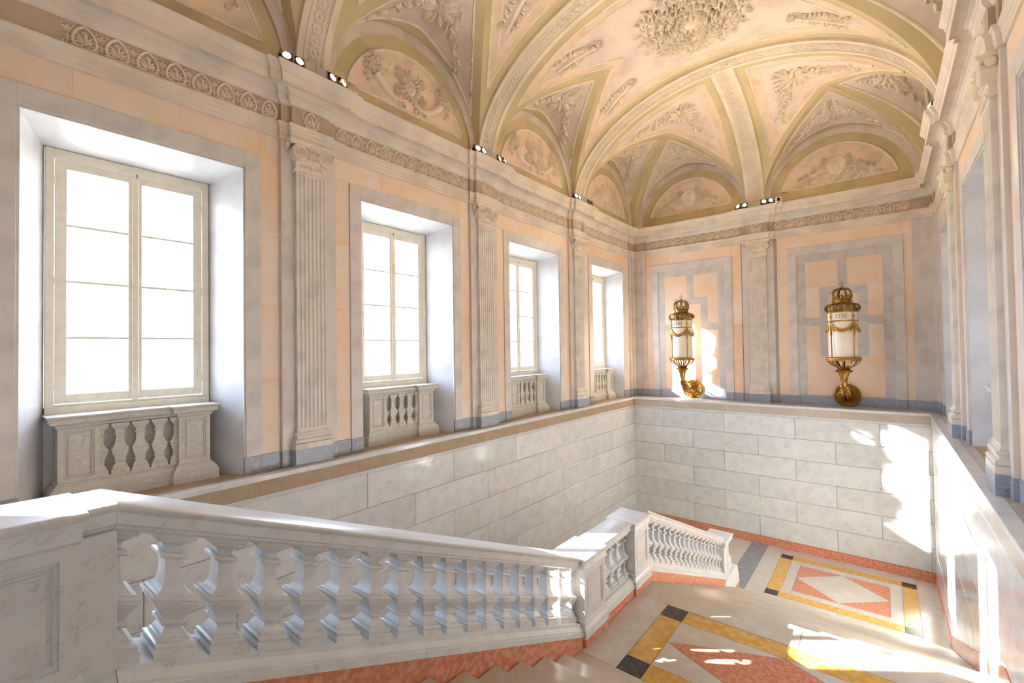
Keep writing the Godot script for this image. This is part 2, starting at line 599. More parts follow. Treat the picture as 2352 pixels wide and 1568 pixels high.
func capital_mesh() -> ArrayMesh:
	var m := MB.new()
	var hw := 0.217
	# astragal and necking
	var prof := [Vector2(0.0, 4.070), Vector2(0.018, 4.072)]
	prof.append_array(arc_pts(Vector2(0.020, 4.092), Vector2(0.018, 0.018), -80, 80, 5))
	prof.append_array([Vector2(0.008, 4.114), Vector2(0.006, 4.20), Vector2(0.010, 4.235), Vector2(0.045, 4.262), Vector2(0.062, 4.30), Vector2(0.055, 4.33), Vector2(0.04, 4.34), Vector2(0.04, 4.425)])
	m.mould(u_path(hw, 0.0, 0.105), prof)
	var front := func(u: float, w: float, h: float) -> Vector3: return Vector3(u, w, 0.112 + h)
	# scrolls on the necking
	for s in [-1.0, 1.0]:
		curl(m, front, Vector2(s * 0.085, 4.168), 0.030, 1.3, PI / 2 if s > 0 else PI / 2, -s, 0.007, 0.012, 14)
		curl(m, front, Vector2(s * 0.150, 4.160), 0.022, 1.2, -PI / 2, s, 0.006, 0.012, 12)
		leaf(m, front, Vector2(s * 0.02, 4.150), PI / 2 - s * 0.6, 0.06, 0.014, 0.014)
		leaf(m, front, Vector2(s * 0.12, 4.150), PI / 2 - s * 0.5, 0.055, 0.012, 0.012)
		leaf(m, front, Vector2(s * 0.175, 4.165), PI / 2 - s * 1.0, 0.035, 0.010, 0.010)
	leaf(m, front, Vector2(0, 4.135), PI / 2, 0.075, 0.016, 0.016)
	# egg and dart between the volutes
	for i in 5:
		m.ball(Vector3((i - 2) * 0.048, 4.296, 0.160), Vector3(0.018, 0.032, 0.022), 8, 5)
	for i in 4:
		m.ball(Vector3((i - 1.5) * 0.048, 4.290, 0.158), Vector3(0.005, 0.03, 0.014), 6, 4)
	# volutes
	for s in [-1.0, 1.0]:
		var c := Vector2(s * 0.190, 4.335)
		var disc := []
		for i in 25:
			disc.append(c + Vector2(cos(TAU * i / 24.0), sin(TAU * i / 24.0)) * 0.112)
		for i in 24:
			var a: Vector2 = disc[i]
			var b: Vector2 = disc[i + 1]
			var o := Vector3((a.x + b.x) / 2 - c.x, (a.y + b.y) / 2 - c.y, 0)
			m.quad(Vector3(a.x, a.y, 0.04), Vector3(b.x, b.y, 0.04), Vector3(b.x, b.y, 0.168), Vector3(a.x, a.y, 0.168), o)
			m.flat(Vector3(c.x, c.y, 0.172), Vector3(a.x, a.y, 0.168), Vector3(b.x, b.y, 0.168), Vector3.BACK)
		var vol := func(u: float, w: float, h: float) -> Vector3: return Vector3(u, w, 0.166 + h)
		ribbon(m, vol, spiral(c, 0.105, 2.6, PI / 2, -s if true else s, 60, 0.14), func(t): return 0.0125 * (1.0 - 0.55 * t), func(t): return 0.022, 4)
		m.ball(Vector3(c.x, c.y, 0.176), Vector3(0.014, 0.014, 0.014), 8, 5)
		m.ball(Vector3(s * 0.335, 4.40, 0.10), Vector3(0.02, 0.05, 0.05), 8, 5)
	# concave abacus
	var ab := []
	for i in 13:
		var t := i / 6.0 - 1.0
		ab.append(Vector2(t * 0.325, 0.168 + 0.028 * t * t))
	var pr := [Vector2(-0.03, 4.425), Vector2(-0.006, 4.430), Vector2(0.0, 4.448), Vector2(0.010, 4.455), Vector2(0.012, 4.488), Vector2(-0.03, 4.490)]
	var ring := [Vector2(-0.325, 0.0)]
	ring.append_array(ab)
	ring.append(Vector2(0.325, 0.0))
	m.mould(ring, pr)
	for i in 12:
		m.flat(Vector3(0, 4.427, 0.03), Vector3(ab[i].x, 4.427, ab[i].y - 0.02), Vector3(ab[i + 1].x, 4.427, ab[i + 1].y - 0.02), Vector3.DOWN)
	# flower on the abacus
	var fl := func(u: float, w: float, h: float) -> Vector3: return Vector3(u, w, 0.172 + h)
	flower(m, fl, Vector2(0, 4.428), 0.05, 6, 0.026)
	for s in [-1.0, 1.0]:
		leaf(m, fl, Vector2(s * 0.02, 4.40), PI / 2 - s * 1.25, 0.085, 0.016, 0.02, -s * 0.5)
		flower(m, fl, Vector2(s * 0.05, 4.385), 0.022, 5, 0.016)
	return m.mesh()

func slab(p: Node, called: String, x0: float, x1: float, y0: float, y1: float, z0: float, z1: float, mat: Material, k := 0.003) -> MeshInstance3D:
	return part(p, called, box_mesh(Vector3(x0, y0, z0), Vector3(x1, y1, z1), k), mat)

var K := {}

func wall_prototypes() -> void:
	K.shaft = shaft_mesh()
	K.base = base_mesh()
	K.capital = capital_mesh()
	K.plinth = box_mesh(Vector3(-0.273, 0, 0.0), Vector3(0.273, 0.222, 0.163), 0.003)
	K.strip = box_mesh(Vector3(-0.40, 0.222, -0.03), Vector3(0.40, 4.49, 0.05), 0.003)
	K.strip_foot = box_mesh(Vector3(-0.405, 0, -0.03), Vector3(0.405, 0.222, 0.057), 0.003)

func pilaster(wall: Node, x: float) -> void:
	var p := hub(wall, "pilaster", Vector3(x, 0, 0))
	part(p, "backing_strip", K.strip, M.strip_marble)
	part(p, "strip_foot", K.strip_foot, M.blue_marble_pale)
	part(p, "plinth", K.plinth, M.blue_marble)
	part(p, "base", K.base, M.shaft_plaster)
	part(p, "fluted_shaft", K.shaft, M.shaft_plaster)
	part(p, "capital", K.capital, M.relief_plaster)

func surround(wall: Node, x: float, blind: bool, seed_: int) -> void:
	# grey stone frame round an opening or a blind panel, with its plinth blocks
	var g := hub(wall, "stone_surround", Vector3(x, 0, 0))
	var o := 1.193
	for s in [-1.0, 1.0]:
		var a := minf(s * PIER, s * o)
		var b := maxf(s * PIER, s * o)
		slab(g, "jamb", a + (0.022 if s > 0 else 0.0), b - (0.022 if s < 0 else 0.0), 0.222, 4.175, -0.03, 0.022, M.frame_marble)
		slab(g, "jamb_bead", minf(s * (PIER - 0.002), s * (PIER + 0.023)), maxf(s * (PIER - 0.002), s * (PIER + 0.023)), 0.222, HEAD + 0.025, -0.03, 0.008, M.frame_marble)
		slab(g, "plinth_block", a - 0.002, b + 0.002, 0, 0.222, -0.03, 0.029, M.blue_marble_pale)
	slab(g, "head", -PIER - 0.022, PIER + 0.022, HEAD + 0.022, 4.175, -0.03, 0.022, M.frame_marble)
	slab(g, "head_bead", -PIER - 0.002, PIER + 0.002, HEAD - 0.002, HEAD + 0.023, -0.03, 0.008, M.frame_marble)

func cladding(wall: Node, x: float, left_end: float, right_end: float, seed_: int) -> void:
	# peach slabs and blue plinth between the surround and the pilasters
	var mats := [M.peach_a, M.peach_b, M.peach_c]
	var ys := [0.222, 1.216, 2.199, 3.193, 4.175]
	var k := seed_
	for s in [-1.0, 1.0]:
		var e := right_end if s > 0 else left_end
		var a := minf(s * 1.195, s * e)
		var b := maxf(s * 1.195, s * e)
		slab(wall, "blue_plinth", x + a, x + b, 0, 0.222, -0.03, 0.014, M.blue_marble)
		for i in 4:
			k += 1
			slab(wall, "peach_slab", x + a, x + b, ys[i] + 0.0006, ys[i + 1] - 0.0006, -0.03, 0.0, mats[(k * 7 + i) % 3], 0.0012)
	var cut := [-left_end, -0.62, 0.31, 1.19, right_end]
	for i in 4:
		slab(wall, "peach_slab", x + cut[i] + 0.0006, x + cut[i + 1] - 0.0006, 4.1756, 4.50, -0.03, 0.0, mats[(k + i) % 3], 0.0012)

func opening(wall: Node, x: float, blind: bool) -> void:
	# masonry of one bay with the splayed recess, and its stone lining
	var g := hub(wall, "recess", Vector3(x, 0, 0))
	var m := MB.new()
	for s in [-1.0, 1.0]:
		var poly := [Vector2(s * 1.85, -0.03), Vector2(s * 1.0, -0.03), Vector2(s * 0.782, BACK), Vector2(s * 0.782, -0.78), Vector2(s * 1.85, -0.78)]
		for i in 5:
			var a: Vector2 = poly[i]
			var b: Vector2 = poly[(i + 1) % 5]
			var c := Vector2(s * 1.3, -0.4)
			m.quad(Vector3(a.x, -0.3, a.y), Vector3(b.x, -0.3, b.y), Vector3(b.x, 5.4, b.y), Vector3(a.x, 5.4, a.y), Vector3((a.x + b.x) / 2 - c.x, 0, (a.y + b.y) / 2 - c.y))
	# lintel
	var pl := [Vector2(-0.03, 3.965), Vector2(BACK, 3.815), Vector2(-0.78, 3.815), Vector2(-0.78, 5.4), Vector2(-0.03, 5.4)]
	for i in 5:
		var a: Vector2 = pl[i]
		var b: Vector2 = pl[(i + 1) % 5]
		m.quad(Vector3(-1.0, a.y, a.x), Vector3(-1.0, b.y, b.x), Vector3(1.0, b.y, b.x), Vector3(1.0, a.y, a.x), Vector3(0, (a.y + b.y) / 2 - 4.6, (a.x + b.x) / 2 + 0.4))
	# parapet under the window
	m.box(Vector3(-0.80, -0.3, -0.78), Vector3(0.80, 3.83 if blind else 0.945, -0.59))
	part(g, "masonry", m.mesh(), M.masonry)
	for s in [-1.0, 1.0]:
		var h := MB.new()
		var c := [Vector2(s * 0.985, -0.002), Vector2(s * 0.763, BACK), Vector2(s * 0.781, BACK), Vector2(s * 1.003, -0.002)]
		h.hexa([Vector3(c[0].x, 0, c[0].y), Vector3(c[1].x, 0, c[1].y), Vector3(c[2].x, 0, c[2].y), Vector3(c[3].x, 0, c[3].y),
			Vector3(c[0].x, 3.96, c[0].y), Vector3(c[1].x, 3.82, c[1].y), Vector3(c[2].x, 3.82, c[2].y), Vector3(c[3].x, 3.96, c[3].y)])
		part(g, "reveal", h.mesh(), M.reveal_marble)
	var t := MB.new()
	t.hexa([Vector3(-0.99, HEAD, -0.002), Vector3(0.99, HEAD, -0.002), Vector3(0.99, HEAD + 0.02, -0.002), Vector3(-0.99, HEAD + 0.02, -0.002),
		Vector3(-0.768, 3.793, BACK), Vector3(0.768, 3.793, BACK), Vector3(0.768, 3.813, BACK), Vector3(-0.768, 3.813, BACK)])
	part(g, "soffit", t.mesh(), M.reveal_marble)
	slab(g, "recess_back", -0.768, 0.768, 0, 3.80 if blind else 0.93, -0.60, -0.578, M.reveal_marble)
	slab(g, "recess_floor", -1.0, 1.0, -0.1, 0.0, -0.62, 0.0, M.ledge_stone)

func blind_panel(wall: Node, x: float) -> void:
	# back wall panel: grey border, peach field and a grey inlaid ring with arms
	var g := hub(wall, "inlaid_panel", Vector3(x, 0, 0))
	var z0 := -0.03
	slab(g, "masonry", -1.85, 1.85, -0.8, 5.4, -0.6, z0, M.masonry, 0.0)
	slab(g, "blue_plinth", -0.985, 0.985, 0, 0.245, z0, 0.004, M.blue_marble)
	for s in [-1.0, 1.0]:
		slab(g, "grey_border", minf(s * 0.80, s * 0.985), maxf(s * 0.80, s * 0.985), 0.245, HEAD, z0, -0.008, M.panel_grey, 0.001)
	slab(g, "grey_border", -0.80, 0.80, 3.76, HEAD, z0, -0.008, M.panel_grey, 0.001)
	var grey := [[-0.10, 0.10, 3.07, 3.76], [-0.50, 0.50, 2.86, 3.07], [-0.50, -0.30, 1.26, 2.86], [0.30, 0.50, 1.26, 2.86], [-0.80, -0.50, 2.06, 2.27], [0.50, 0.80, 2.06, 2.27]]
	for q in grey:
		slab(g, "grey_inlay", q[0], q[1], q[2], q[3], z0, -0.012, M.panel_grey, 0.001)
	var peach := [[-0.80, -0.10, 3.07, 3.76], [0.10, 0.80, 3.07, 3.76], [-0.80, -0.50, 2.27, 3.07], [0.50, 0.80, 2.27, 3.07], [-0.80, -0.50, 1.26, 2.06], [0.50, 0.80, 1.26, 2.06], [-0.30, 0.30, 1.26, 2.86], [-0.80, 0.80, 0.245, 1.26]]
	for i in peach.size():
		var q: Array = peach[i]
		slab(g, "peach_inlay", q[0], q[1], q[2], q[3], z0, -0.012, [M.peach_b, M.peach_c, M.peach_a][i % 3], 0.001)

func corner_strip(wall: Node, x: float, s: float) -> void:
	# half strips where two walls meet
	slab(wall, "corner_strip", minf(x, x + s * 0.43), maxf(x, x + s * 0.43), 0.222, 4.49, -0.03, 0.03, M.strip_marble)
	slab(wall, "corner_strip", minf(x, x + s * 0.25), maxf(x, x + s * 0.25), 0.222, 4.49, -0.03, 0.06, M.strip_marble)
	slab(wall, "corner_plinth", minf(x, x + s * 0.435), maxf(x, x + s * 0.435), 0, 0.222, -0.03, 0.037, M.blue_marble_pale)
	slab(wall, "corner_plinth", minf(x, x + s * 0.255), maxf(x, x + s * 0.255), 0, 0.222, -0.03, 0.067, M.blue_marble)

# ---- entablature
func entablature_profile() -> Array:
	var p := [Vector2(-0.03, 4.49), Vector2(0.026, 4.49), Vector2(0.026, 4.545), Vector2(0.033, 4.550), Vector2(0.033, 4.610), Vector2(0.040, 4.615)]
	p.append_array([Vector2(0.040, 4.655), Vector2(0.048, 4.662), Vector2(0.056, 4.674), Vector2(0.066, 4.684), Vector2(0.066, 4.702), Vector2(0.0, 4.716)])
	p.append_array([Vector2(0.0, 4.974), Vector2(0.014, 4.976), Vector2(0.022, 4.984), Vector2(0.040, 4.998), Vector2(0.050, 5.012), Vector2(0.054, 5.02), Vector2(0.054, 5.095), Vector2(0.064, 5.10)])
	p.append_array([Vector2(0.070, 5.118), Vector2(0.084, 5.134), Vector2(0.104, 5.146), Vector2(0.112, 5.162), Vector2(0.218, 5.162), Vector2(0.220, 5.142), Vector2(0.232, 5.140)])
	p.append_array([Vector2(0.234, 5.262), Vector2(0.246, 5.268), Vector2(0.248, 5.284), Vector2(0.256, 5.292), Vector2(0.262, 5.310), Vector2(0.274, 5.330), Vector2(0.290, 5.346), Vector2(0.300, 5.362), Vector2(0.302, 5.390), Vector2(-0.06, 5.400)])
	return p

func entablature_path(x0: float, x1: float, pil: Array, start: bool, finish: bool) -> Array:
	var out := []
	if start:
		out.append_array([Vector2(x0 + 0.05, 0.05), Vector2(x0 + 0.40, 0.05), Vector2(x0 + 0.40, 0.0)])
	else:
		out.append(Vector2(x0, 0.0))
	for c in pil:
		if c - 0.5 < x0 or c + 0.5 > x1:
			continue
		for q in [[-0.395, 0.0], [-0.395, 0.045], [-0.27, 0.045], [-0.27, 0.10], [0.27, 0.10], [0.27, 0.045], [0.395, 0.045], [0.395, 0.0]]:
			out.append(Vector2(c + q[0], q[1]))
	if finish:
		out.append_array([Vector2(x1 - 0.40, 0.0), Vector2(x1 - 0.40, 0.05), Vector2(x1 - 0.05, 0.05)])
	else:
		out.append(Vector2(x1, 0.0))
	return out

func palmette_mesh(sides: bool) -> ArrayMesh:
	# a pointed ring holding a palmette; with sides, the leafy version over a pilaster
	var m := MB.new()
	var map := func(u: float, w: float, h: float) -> Vector3: return Vector3(u, w, h)
	# pointed arch ring
	var half := [Vector2(0, 0.244), Vector2(0.026, 0.230), Vector2(0.050, 0.208), Vector2(0.071, 0.178), Vector2(0.086, 0.142), Vector2(0.093, 0.104), Vector2(0.090, 0.068), Vector2(0.076, 0.040), Vector2(0.052, 0.022), Vector2(0.020, 0.016)]
	var ring := [Vector2(0.0, 0.014)]
	for i in range(9, 0, -1):
		ring.append(Vector2(-half[i].x, half[i].y))
	ring.append_array(half)
	ring.append(Vector2(0.0, 0.014))
	ribbon(m, map, ring, func(t): return 0.0135, func(t): return 0.024, 4)
	# base scrolls
	for s in [-1.0, 1.0]:
		curl(m, map, Vector2(s * 0.032, 0.056), 0.022, 1.4, PI / 2, s, 0.0075, 0.018, 16)
		leaf(m, map, Vector2(s * 0.062, 0.022), PI / 2 - s * 1.5, 0.030, 0.010, 0.014)
	# palmette leaves
	var spread := [0.0, 0.42, 0.85, 1.3]
	for i in 4:
		for s in ([1.0] if i == 0 else [-1.0, 1.0]):
			var len: float = [0.115, 0.100, 0.080, 0.058][i]
			leaf(m, map, Vector2(s * 0.008, 0.072), PI / 2 - s * spread[i], len, [0.020, 0.0135, 0.0125, 0.0115][i], 0.020, -s * 0.5 if i else 0.0)
			if i:
				dome(m, map, Vector2(s * 0.008, 0.072) + Vector2(cos(PI / 2 - s * (spread[i] + 0.28)), sin(PI / 2 - s * (spread[i] + 0.28))) * len, Vector2.ONE * 0.011, 0.02, 0.0, 6, 2)
	for s in [-1.0, 0.0, 1.0]:
		dome(m, map, Vector2(s * 0.016, 0.185 - absf(s) * 0.012), Vector2(0.012, 0.014), 0.022, 0.0, 6, 2)
	dome(m, map, Vector2(0, 0.066), Vector2(0.022, 0.014), 0.022, 0.0, 8, 2)
	if sides:
		for s in [-1.0, 1.0]:
			stem(m, map, Vector2(s * 0.075, 0.03), Vector2(s * 0.125, 0.10), Vector2(s * 0.105, 0.215), 0.008, 0.006, 0.014)
			for i in 4:
				leaf(m, map, Vector2(s * (0.098 + 0.012 * sin(i)), 0.055 + i * 0.045), PI / 2 - s * (1.1 - 0.2 * i), 0.045, 0.010, 0.014, -s * 0.8)
			dome(m, map, Vector2(s * 0.10, 0.225), Vector2(0.014, 0.012), 0.016, 0.0, 6, 2)
	return m.mesh()

func lily_mesh() -> ArrayMesh:
	# the stalk with a small lily that stands between two palmettes
	var m := MB.new()
	var map := func(u: float, w: float, h: float) -> Vector3: return Vector3(u, w, h)
	stem(m, map, Vector2(0, 0.02), Vector2(0, 0.09), Vector2(0, 0.16), 0.0045, 0.004, 0.014)
	for s in [-1.0, 1.0]:
		leaf(m, map, Vector2(0, 0.165), PI / 2 - s * 0.95, 0.052, 0.013, 0.016, -s * 0.7)
		leaf(m, map, Vector2(0, 0.150), PI / 2 - s * 1.6, 0.034, 0.010, 0.014, s * 0.5)
		dome(m, map, Vector2(s * 0.044, 0.212), Vector2(0.010, 0.013), 0.016, s * 0.6, 6, 2)
		stem(m, map, Vector2(0, 0.085), Vector2(s * 0.018, 0.108), Vector2(s * 0.030, 0.088), 0.005, 0.005, 0.012, 5)
		stem(m, map, Vector2(0, 0.060), Vector2(s * 0.016, 0.080), Vector2(s * 0.026, 0.060), 0.005, 0.004, 0.012, 5)
		dome(m, map, Vector2(s * 0.034, 0.030), Vector2(0.014, 0.010), 0.014, 0.0, 6, 2)
	leaf(m, map, Vector2(0, 0.165), PI / 2, 0.050, 0.015, 0.018)
	dome(m, map, Vector2(0, 0.170), Vector2(0.014, 0.012), 0.018, 0.0, 6, 2)
	return m.mesh()

func entablature(called: String, label: String, at: Vector3, turn: float, x0: float, x1: float, pil: Array, start: bool, finish: bool, from: float, to: float) -> void:
	var t := setting(called, label, at, turn)
	var path := entablature_path(x0, x1, pil, start, finish)
	var b = path[0] + Vector2(0, 1) if start else null
	var e = path[path.size() - 1] + Vector2(0, 1) if finish else null
	var m := MB.new()
	m.mould(path, entablature_profile(), false, b, e)
	part(t, "cornice", m.mesh(), M.cornice_plaster)
	var f := MB.new()
	f.mould(path, [Vector2(0.003, 4.712), Vector2(0.003, 4.978)], false, b, e)
	part(t, "frieze_ground", f.mesh(), M.frieze_ground)
	var stops := [x0 + (0.42 if start else 0.0)]
	for c in pil:
		if c - 0.5 > x0 and c + 0.5 < x1:
			if c > from and c < to:
				part(t, "pilaster_palmette", K.palmette_leafy, M.relief_plaster, Vector3(c, 4.718, 0.104))
			stops.append_array([c - 0.40, c + 0.40])
	stops.append(x1 - (0.42 if finish else 0.0))
	for i in range(0, stops.size(), 2):
		var n := int(roundf((stops[i + 1] - stops[i]) / 0.264))
		var step: float = (stops[i + 1] - stops[i]) / n
		for k in n:
			var x: float = stops[i] + step * (k + 0.5)
			if x > from and x < to:
				part(t, "palmette", K.palmette, M.relief_plaster, Vector3(x, 4.718, 0.004))
				if k > 0:
					part(t, "lily", K.lily, M.relief_plaster, Vector3(x - step / 2, 4.718, 0.004))

func build_walls() -> void:
	wall_prototypes()
	K.palmette = palmette_mesh(false)
	K.palmette_leafy = palmette_mesh(true)
	K.lily = lily_mesh()
	var left := setting("wall_left", "peach and grey marble wall with tall windows and fluted pilasters", Vector3.ZERO, PI / 2)
	var right := setting("wall_right", "pale marble wall with fluted pilasters and recesses facing the windows", Vector3(WIDE, 0, 0), -PI / 2)
	var back := setting("wall_back", "end wall with two inlaid panels behind the gilt lanterns", Vector3.ZERO, 0.0)
	for k in 5:
		var c := BAY * (k + 0.5)
		for side in 2:
			var w: Node3D = [left, right][side]
			var x: float = -c if side == 0 else c
			opening(w, x, side == 1)
			surround(w, x, false, k)
			var a := 1.45
			var b := 1.45
			if k == 0:
				if side == 0:
					b = 1.42
				else:
					a = 1.42
			cladding(w, x, a, b, k * 5 + side * 3)
			if k < 4:
				pilaster(w, -BAY * (k + 1) if side == 0 else BAY * (k + 1))
	corner_strip(left, 0.0, -1.0)
	corner_strip(right, 0.0, 1.0)
	for k in 2:
		var x: float = [1.82, 5.62][k]
		blind_panel(back, x)
		surround(back, x, true, k)
		cladding(back, x, 1.45 if k == 1 else 1.40, 1.45 if k == 0 else 1.40, 30 + k * 4)
	pilaster(back, 3.70)
	corner_strip(back, 0.0, 1.0)
	corner_strip(back, WIDE, -1.0)
	var pl := [BAY, BAY * 2, BAY * 3, BAY * 4]
	var mi := []
	for c in pl:
		mi.push_front(-c)
	entablature("trim_1", "cornice and palmette frieze above the windows", Vector3.ZERO, PI / 2, -18.5, 0.0, mi, false, true, -13.6, 0.5)
	entablature("trim_2", "cornice and palmette frieze above the gilt lanterns", Vector3.ZERO, 0.0, 0.0, WIDE, [BAY], true, true, -1.0, 9.0)
	entablature("trim_3", "cornice and palmette frieze along the right wall", Vector3(WIDE, 0, 0), -PI / 2, 0.0, 18.5, pl, true, false, -1.0, 9.0)
	# the wall behind the viewer closes the hall
	var front := setting("wall_front", "plain end wall behind the viewer", Vector3(0, 0, 18.5), 0.0)
	slab(front, "masonry", -0.8, WIDE + 0.8, -5.0, 8.4, 0.0, 0.3, M.strip_marble, 0.0)
# ---- windows and the low balustrades in front of them
func build_window(n: int, zc: float) -> void:
	var w := setting("window_%d" % n, "", Vector3(0, 0, zc), PI / 2)
	w.set_meta("label", ["cream casement window nearest the end wall", "cream casement window second from the end wall", "cream casement window third from the end wall", "large cream casement window at the left edge", "cream casement window beside the viewer"][n - 1])
	var x := -0.555
	# fixed frame: two stiles, head and worn sill rail
	for s in [-1.0, 1.0]:
		slab(w, "frame_stile", minf(s * 0.69, s * 0.762), maxf(s * 0.69, s * 0.762), 0.94, 3.80, x - 0.05, x + 0.03, M.window_paint, 0.004)
	slab(w, "frame_head", -0.69, 0.69, 3.695, 3.80, x - 0.05, x + 0.03, M.window_paint, 0.004)
	slab(w, "frame_sill", -0.762, 0.762, 0.90, 1.005, x - 0.05, x + 0.045, M.window_paint, 0.006)
	slab(w, "sill_bead", -0.70, 0.70, 1.005, 1.03, x - 0.05, x + 0.028, M.window_paint, 0.006)
	for s in [-1.0, 1.0]:
		var leaf_ := hub(w, "casement", Vector3(s * 0.345, 0, 0))
		var a := -0.340
		var b := 0.340
		var q := 0.022
		var z0 := x - 0.03
		var z1 := x + 0.018
		var wa := 0.095 if s < 0 else 0.060
		var wb := 0.060 if s < 0 else 0.095
		slab(leaf_, "stile", a, a + wa, 1.035, 3.690, z0, z1, M.window_paint, 0.004)
		slab(leaf_, "stile", b - wb, b, 1.035, 3.690, z0, z1, M.window_paint, 0.004)
		slab(leaf_, "top_rail", a + wa, b - wb, 3.600, 3.690, z0, z1, M.window_paint, 0.004)
		slab(leaf_, "bottom_rail", a + wa, b - wb, 1.035, 1.135, z0, z1, M.window_paint, 0.004)
		for i in 3:
			var y := 1.135 + (3.600 - 1.135) / 4.0 * (i + 1)
			slab(leaf_, "glazing_bar", a + wa, b - wb, y - 0.014, y + 0.014, z0 + 0.006, z1 - 0.004, M.window_paint, 0.004)
		for i in 4:
			var y0 := 1.135 + (3.600 - 1.135) / 4.0 * i
			slab(leaf_, "pane", a + wa - 0.005, b - wb + 0.005, y0 + 0.008, y0 + (3.600 - 1.135) / 4.0 - 0.008, x - 0.010, x - 0.006, M.pane_glass, 0.0)
		for i in 3:
			var y: float = [1.25, 2.36, 3.45][i]
			var hinge := MB.new()
			hinge.lathe([Vector2(0.0, -0.05), Vector2(0.009, -0.046), Vector2(0.009, -0.002), Vector2(0.006, 0.0), Vector2(0.009, 0.002), Vector2(0.009, 0.046), Vector2(0.0, 0.054)], 8)
			part(leaf_, "hinge", hinge.mesh(), M.window_paint, Vector3(s * 0.345, y, z1 + 0.004))
	slab(w, "meeting_cover", -0.030, 0.030, 1.030, 3.697, x + 0.018, x + 0.034, M.window_paint, 0.005)
	var bolt := MB.new()
	bolt.lathe([Vector2(0.0, 0.0), Vector2(0.008, 0.002), Vector2(0.008, 0.05), Vector2(0.0, 0.054)], 8)
	part(w, "bolt", bolt.mesh(), M.hinge_metal, Vector3(0.012, 3.665, x + 0.04))

func small_baluster() -> ArrayMesh:
	var m := MB.new()
	var prof := [Vector2(0.060, 0.000), Vector2(0.060, 0.035), Vector2(0.052, 0.037), Vector2(0.054, 0.052), Vector2(0.044, 0.056), Vector2(0.042, 0.075), Vector2(0.026, 0.100), Vector2(0.018, 0.115), Vector2(0.030, 0.120), Vector2(0.034, 0.130), Vector2(0.024, 0.136), Vector2(0.026, 0.165), Vector2(0.044, 0.205), Vector2(0.054, 0.235), Vector2(0.052, 0.250), Vector2(0.060, 0.256), Vector2(0.060, 0.272), Vector2(0.052, 0.276), Vector2(0.036, 0.300), Vector2(0.022, 0.335), Vector2(0.016, 0.380), Vector2(0.016, 0.425), Vector2(0.028, 0.430), Vector2(0.030, 0.442), Vector2(0.018, 0.446), Vector2(0.022, 0.475), Vector2(0.040, 0.500), Vector2(0.048, 0.505), Vector2(0.048, 0.520), Vector2(0.060, 0.524), Vector2(0.060, 0.555)]
	m.mould(rect_path(-0.02, 0.02, -0.02, 0.02), prof, true)
	m.move(Transform3D(Basis.from_scale(Vector3(1.0, 1.0, 0.55)), Vector3(0, 0, 0.02)))
	return m.mesh()

func sunk_panel(m: MB, x0: float, x1: float, y0: float, y1: float, z: float, inset: float, deep: float) -> void:
	# a face at depth z with a rectangular sunk panel framed by two slopes
	var o := [Vector2(x0, y0), Vector2(x1, y0), Vector2(x1, y1), Vector2(x0, y1)]
	var lv := [[0.0, 0.0], [inset, 0.0], [inset + 0.003, -deep * 0.55], [inset + 0.018, -deep * 0.45], [inset + 0.024, -deep], [inset + 0.034, -deep], [inset + 0.037, -deep * 0.6]]
	for l in lv.size() - 1:
		for i in 4:
			var j := (i + 1) % 4
			var q := []
			for e in [[l, i], [l, j], [l + 1, j], [l + 1, i]]:
				var k: float = lv[e[0]][0]
				var c: Vector2 = o[e[1]]
				q.append(Vector3(c.x + (k if e[1] == 0 or e[1] == 3 else -k), c.y + (k if e[1] < 2 else -k), z + lv[e[0]][1]))
			m.quad(q[0], q[1], q[2], q[3], Vector3.BACK)
	var k: float = lv[-1][0]
	var d: float = z + lv[-1][1]
	m.quad(Vector3(x0 + k, y0 + k, d), Vector3(x1 - k, y0 + k, d), Vector3(x1 - k, y1 - k, d), Vector3(x0 + k, y1 - k, d), Vector3.BACK)

